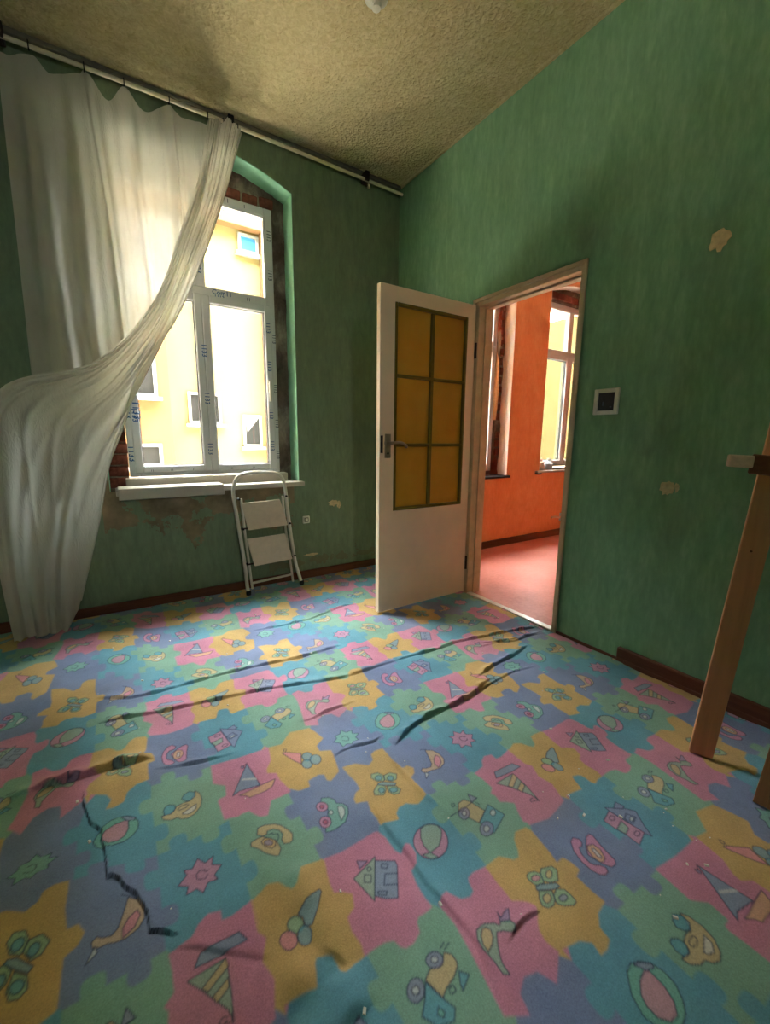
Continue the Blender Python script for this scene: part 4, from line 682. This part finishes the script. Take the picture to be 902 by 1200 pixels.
fwin(1.75, 2.55, 1.45, 2.25, FY); fwin(3.10, 3.62, .85, 1.72, FY, net=True); fwin(3.2, 3.72, 5.84, 6.3, FY, M_FBLUE)
y_ = FY-.9; k_ = (FY-.9)/FY
fwin(.35, 1.0, 2.0, 3.2, y_); fwin(.35, 1.0, .42, .95, y_)
for x in (-5, -3.2, -1.4): 
    for z in (-1.5, 1.2, 3.9): fwin(x, x+.9, z, z+1.3, y_)
for x in (6.0, 8.5, 11): 
    for z in (-1.5, 1.2, 3.9): fwin(x, x+1.0, z, z+1.4, FY)
o = MB().box((-12, 3.6, -6.1), (16, 30, -6)).build('courtyard_ground', M_ASPH); struct(o)
m = MB(); m.box((-9.3, 3.42, -6), (-9, 12, 14)); m.box((16, 3.42, -6), (16.3, 12, 6)); struct(m.build('added_side_wall', M_FCREAM))  # unseen side walls added to shade the facade from open sky
o = MB().box((-9, 3.6, -5.9), (16, 11.0, -1.2)).build('bounce_slab', M_BOUNCE); struct(o)  # unseen pale slab added to throw sunlight up through the windows
# exterior skin of this house, raised so it keeps sky light off the facade
m = MB()
for a, b in (((-9, 3.42, -6), (.0, 3.5, 14)), ((1.2, 3.42, -6), (2.42, 3.5, 14)), ((3.45, 3.42, -6), (4.0, 3.5, 14)), ((5.2, 3.42, -6), (16, 3.5, 14)), ((0, 3.42, -6), (1.2, 3.5, .8)), ((0, 3.42, 2.8), (1.2, 3.5, 14)), ((2.42, 3.42, -6), (3.45, 3.5, .76)), ((2.42, 3.42, 2.75), (3.45, 3.5, 14)), ((4.0, 3.42, -6), (5.2, 3.5, .78)), ((4.0, 3.42, 2.72), (5.2, 3.5, 14))): m.box(a, b)
struct(m.build('wall_outer', M_FCREAM))
# ------------------------------------------------------------------ carpet: rucked heightfield mesh with the puzzle print as point colours
PX, PY = 186, 252; TW, THh = 932, 1008       # one repeat: 5 x 4 puzzle pieces, 1 px = 1 mm
COL = {k: s2l(v) for k, v in dict(T=(116, 176, 200), G=(146, 190, 170), V=(138, 154, 194), P=(222, 150, 178), Y=(220, 184, 122), K=(52, 62, 96), B=(104, 176, 208), O=(236, 196, 142), W=(232, 234, 232), R=(196, 84, 108)).items()}
COL.update({'p': s2l((238, 150, 180)), 'g': s2l((140, 204, 176)), 'v': s2l((160, 156, 200))})
ROWS = [0]*4; ROWS[0] = {0: 'G', 1: 'P', 2: 'Y', 3: 'V', 4: 'T'}; ROWS[1] = {0: 'V', 1: 'T', 2: 'G', 3: 'P', 4: 'Y'}; ROWS[2] = {0: 'P', 1: 'Y', 2: 'P', 3: 'T', 4: 'G'}; ROWS[3] = {0: 'T', 1: 'G', 2: 'V', 3: 'Y', 4: 'V'}
K = 3; pad = K                                # draw into a wrapped canvas
yy, xx = np.mgrid[0:THh, 0:TW]
fx, fy = xx/186.4, yy/252.; cx_ = np.floor(fx).astype(int) % 5; ry_ = np.floor(fy).astype(int) % 4
traced = {(c, r) for c, r, k, p in TILES}
img = np.zeros((THh, TW, 3))
for r in range(4):
    for c in range(5):
        mk = (cx_ == c) & (ry_ == r)
        if (c, r) not in traced: img[mk] = COL[ROWS[r][c]]; continue
        a = (fx-np.floor(fx))-.5; b = (fy-np.floor(fy))-.5
        hor = np.abs(a) > np.abs(b)
        for side, dc, dr in ((hor & (a > 0), 1, 0), (hor & (a <= 0), -1, 0), (~hor & (b > 0), 0, 1), (~hor & (b <= 0), 0, -1)):
            img[mk & side] = COL[ROWS[(r+dr) % 4][(c+dc) % 5]]
def centre(c, r): return (c+.5)*186.4, (r+.5)*252.
def region(pts, m=6):
    p = np.array(pts); x0, y0 = np.floor(p.min(0)-m).astype(int); x1, y1 = np.ceil(p.max(0)+m).astype(int)
    gx, gy = np.meshgrid(np.arange(x0, x1+1), np.arange(y0, y1+1)); return gx, gy
def inside(gx, gy, pts):
    res = np.zeros(gx.shape, bool); n = len(pts)
    for i in range(n):
        (x1, y1), (x2, y2) = pts[i], pts[(i+1) % n]
        if y1 == y2: continue
        c = ((y1 > gy) != (y2 > gy)) & (gx < (x2-x1)*(gy-y1)/(y2-y1)+x1); res ^= c
    return res
def put(gx, gy, al, col):
    X_, Y_ = gx % TW, gy % THh; a = al[..., None]; img[Y_, X_] = img[Y_, X_]*(1-a)+np.array(col)*a
def stroke(pts, closed, wd=1.35, col=COL['K'], op=.9):
    gx, gy = region(pts, 8); d = np.full(gx.shape, 1e9); n = len(pts)
    for i in range(n if closed else n-1):
        (x1, y1), (x2, y2) = pts[i], pts[(i+1) % n]; L2 = max(1e-6, (x2-x1)**2+(y2-y1)**2)
        t = np.clip(((gx-x1)*(x2-x1)+(gy-y1)*(y2-y1))/L2, 0, 1); d = np.minimum(d, np.hypot(gx-x1-t*(x2-x1), gy-y1-t*(y2-y1)))
    put(gx, gy, np.clip((wd+1.0-d)/2.0, 0, 1)*op, col)
def abspts(c, r, flat):
    x0, y0 = centre(c, r); return [(x0+flat[i], y0+flat[i+1]) for i in range(0, len(flat), 2)]
# little tabs between the pieces whose outline is not traced
for r in range(4):
    for c in range(5):
        for dc, dr in ((1, 0), (0, 1)):
            c2, r2_ = (c+dc) % 5, (r+dr) % 4
            if (c, r) in traced or (c2, r2_) in traced: continue
            x0, y0 = centre(c, r)
            for sgn, off in ((1, -.22), (-1, .22)):
                px = x0+(93+sgn*14 if dc else off*186); py = y0+(126+sgn*14 if dr else off*252)
                gx, gy = region([(px-24, py-24), (px+24, py+24)]); q = (np.abs(gx-px)/(23 if dr else 20))**3+(np.abs(gy-py)/(20 if dr else 27))**3
                put(gx, gy, (q < 1).astype(float), COL[ROWS[r][c]] if sgn > 0 else COL[ROWS[r2_][c2]])
for c, r, k, p in TILES:
    q = abspts(c, r, p); gx, gy = region(q); put(gx, gy, inside(gx, gy, q).astype(float), COL[k])
def blur(a, n):
    for _ in range(n):
        a = (a+np.roll(a, 1, 0)+np.roll(a, -1, 0))/3; a = (a+np.roll(a, 1, 1)+np.roll(a, -1, 1))/3
    return a
img = blur(img, 4)
ALT = {'P': 'p', 'G': 'g', 'V': 'v'}
for c, r, sh in MOTIFS:
    for k, colr, p in sh:
        q = abspts(c, r, p)
        if k in 'Ff': gx, gy = region(q); put(gx, gy, inside(gx, gy, q).astype(float)*.7, COL[ALT.get(colr, colr)])
        if k in 'FC': stroke(q, True)
        if k == 'S': stroke(q, False)
img = blur(img, 1)
# grid
gx0_, gx1_, gy0_, gy1_ = -.69, 2.112, -.35, 3.072
xs = np.arange(gx0_, gx1_, .0034); ys = []; y = gy0_
while y < gy1_: ys.append(y); y += .0034+.0012*max(0, y-.8)
ys = np.array(ys); GX, GY = np.meshgrid(xs, ys); H = np.zeros_like(GX)
def sm(a, b, x): t = np.clip((x-a)/(b-a), 0, 1); return t*t*(3-2*t)
for pts, h, wd in RIDGES:
    P = np.array(pts); m_ = .12; sel = (GX > P[:, 0].min()-m_) & (GX < P[:, 0].max()+m_) & (GY > P[:, 1].min()-m_) & (GY < P[:, 1].max()+m_)
    if not sel.any(): continue
    x, y = GX[sel], GY[sel]; best = np.full(x.shape, 1e9); sg = np.zeros_like(x); tt = np.zeros_like(x)
    seg = np.hypot(*(P[1:]-P[:-1]).T); cum = np.r_[0, np.cumsum(seg)]; tot = cum[-1]
    for i in range(len(P)-1):
        a, b = P[i], P[i+1]; L2 = ((b-a)**2).sum(); t = np.clip(((x-a[0])*(b-a)[0]+(y-a[1])*(b-a)[1])/L2, 0, 1)
        qx, qy = a[0]+t*(b-a)[0], a[1]+t*(b-a)[1]; d = np.hypot(x-qx, y-qy); u = d < best
        best = np.where(u, d, best); near = ((x-qx)*(-qx)+(y-qy)*(-qy)) > 0; sg = np.where(u, near, sg); tt = np.where(u, cum[i]+t*seg[i], tt)
    tap = np.sin(np.clip(np.minimum(tt, tot-tt)/min(.12, tot/2), 0, 1)*PI/2)
    jit = 1+.3*np.sin(tt*37+h*900)+.2*np.sin(tt*91+h*333)
    prof = np.where(sg > 0, np.exp(-(best/(wd*.22))**2), np.exp(-(best/(wd*1.9))**2))
    # the carpet dips a little in front of each ruck
    prof = prof-np.where(sg > 0, .30*np.exp(-((best-wd*.45-.003)/(.0045+wd*.1))**2), 0)
    if wd > .0255 or h < .0065: prof = np.exp(-(best/(wd*1.3))**2)
    H[sel] += h*.72*prof*tap*jit
# the torn seam: the right-hand flap lies on top of the left-hand one and frays along its edge
P = np.array(TEAR); sel = (GX > P[:, 0].min()-.15) & (GX < P[:, 0].max()+.15) & (GY > P[:, 1].min()-.15) & (GY < P[:, 1].max()+.15)
x, y = GX[sel], GY[sel]; best = np.full(x.shape, 1e9); sg = np.zeros_like(x); tt = np.zeros_like(x); seg = np.hypot(*(P[1:]-P[:-1]).T); cum = np.r_[0, np.cumsum(seg)]
for i in range(len(P)-1):
    a, b = P[i], P[i+1]; L2 = ((b-a)**2).sum(); t = np.clip(((x-a[0])*(b-a)[0]+(y-a[1])*(b-a)[1])/L2, 0, 1)
    qx, qy = a[0]+t*(b-a)[0], a[1]+t*(b-a)[1]; d = np.hypot(x-qx, y-qy); u = d < best; best = np.where(u, d, best)
    sg = np.where(u, ((b-a)[0]*(y-qy)-(b-a)[1]*(x-qx)) > 0, sg); tt = np.where(u, cum[i]+t*seg[i], tt)
tap = np.sin(np.clip(np.minimum(tt, cum[-1]-tt)/.05, 0, 1)*PI/2)
H[sel] += tap*np.where(sg > 0, .008*np.exp(-(best/.05)**2), -.003*np.exp(-(best/.006)**2))
TD = np.zeros_like(GX); TD[sel] = np.clip((.0022+.0012*np.sin(tt*210+2*np.sin(tt*57))-best)/.002, 0, 1)*tap
for kx, ky, ph, am in ((3.1, 11.0, .3, .0022), (-2.2, 17.0, 1.1, .0016), (6.0, 23.0, 2.0, .0009), (9.0, -7.0, .8, .0014), (-5.5, 6.5, .1, .0016), (13, 31, .4, .0006)):
    H += 1.5*am*np.sin(kx*GX+ky*GY+ph+1.4*np.sin(2.3*GX-1.7*GY)+.6*np.sin(5.1*GX+3.7*GY))*(.65+.35*np.sin(3.7*GX-2.9*GY+ph))
H += .004+.005
# dead flat under the door swing and at the walls
H = np.maximum(H, .003)
# print coordinates, with the pull of the rucks at the left
s_ = sm(.20, -.20, GX)*sm(1.32, 1.5, GY)
U = (GX-.035*s_-(.1-.09325))*1000; Vv = (GY-.05*s_-.09*sm(2.1, 2.4, GY)*sm(.3, -.1, GX)-(.254-.126))*1000
s2_ = sm(.05, -.25, GX)*sm(1.34, 1.15, GY); Vv -= 45*s2_*sm(.9, 1.15, GY)
U = U*(932/932.5)+2.2*np.sin(GY*9+GX*4); Vv = Vv*(1008/1010.)+2.2*np.sin(GX*8-GY*5)
u0 = np.floor(U).astype(int); v0 = np.floor(Vv).astype(int); fu_ = (U-u0)[..., None]; fv_ = (Vv-v0)[..., None]
g = lambda a, b: img[b % THh, a % TW]
C = g(u0, v0)*(1-fu_)*(1-fv_)+g(u0+1, v0)*fu_*(1-fv_)+g(u0, v0+1)*(1-fu_)*fv_+g(u0+1, v0+1)*fu_*fv_
C = C*(1-.85*TD[..., None])+np.array(s2l((40, 38, 48)))*.85*TD[..., None]
ny, nx = GX.shape; co = np.stack([GX, GY, H], -1).reshape(-1, 3).astype(np.float32)
idx = np.arange(ny*nx).reshape(ny, nx); q = np.stack([idx[:-1, :-1], idx[:-1, 1:], idx[1:, 1:], idx[1:, :-1]], -1).reshape(-1, 4)
me = bpy.data.meshes.new('carpet'); me.vertices.add(len(co)); me.vertices.foreach_set('co', co.ravel())
me.loops.add(q.size); me.loops.foreach_set('vertex_index', q.ravel().astype(np.int32)); me.polygons.add(len(q))
me.polygons.foreach_set('loop_start', np.arange(0, q.size, 4, dtype=np.int32)); me.polygons.foreach_set('loop_total', np.full(len(q), 4, np.int32))
me.polygons.foreach_set('use_smooth', np.ones(len(q), bool)); me.update()
at = me.color_attributes.new('print', 'FLOAT_COLOR', 'POINT'); at.data.foreach_set('color', np.concatenate([C.reshape(-1, 3), np.ones((len(co), 1))], 1).astype(np.float32).ravel())
n = NT('printed_puzzle_carpet'); av = n.n('ShaderNodeVertexColor', layer_name='print')
fz = n.noise(260, 4, .75); f2 = n.noise(6, 5, .6)
vary = n.ramp(n.math('ADD', n.math('MULTIPLY', fz, .6), n.math('MULTIPLY', f2, .4)), [(.32, (.58, .57, .55)), (.66, (1, .99, .97))])
wear = n.ramp(n.noise(2.2, 6, .65), [(.5, (0, 0, 0)), (.8, (1, 1, 1))])
col = n.mix(1.0, av.outputs[0], vary, 'MULTIPLY'); col = n.mix(n.math('MULTIPLY', wear, .3), col, s2l((150, 140, 118)))
n.bump(fz, .35, .003); mcar = n.done(col, .95, .1); n.p.inputs['Sheen Weight'].default_value = .15; me.materials.append(mcar)
cp = link(bpy.data.objects.new('carpet', me)); tag(cp, 'rucked nursery carpet printed with pastel puzzle pieces and toys covering the floor', 'carpet')
# crumbs of plaster on the carpet
def hz(x, y):
    i = min(max(int((x-gx0_)/.0034), 0), nx-1); j = min(int(np.searchsorted(ys, y)), ny-1); return H[j, i]
m = MB(); random.seed(9)
pts = [(random.uniform(-.2, 2.0), random.uniform(.3, 2.6)) for _ in range(70)]+[(1.30+random.uniform(-.3, .1), .33+random.uniform(-.05, .3)) for _ in range(8)]
for x, y in pts:
    r = random.choice((.0015, .002, .002, .003, .0045)); h = hz(x, y); a = random.uniform(0, 3)
    m.box((-r, -r*.7, 0), (r*1.3, r*.7, r*.9), 0, Matrix.Translation((x, y, h-.0005))@Matrix.Rotation(a, 4, 'Z')@Matrix.Rotation(.3, 4, 'X'))
o = m.build('plaster_crumbs', M_CHIP); tag(o, 'tiny white plaster crumbs scattered over the printed carpet', 'debris', None, 'stuff')
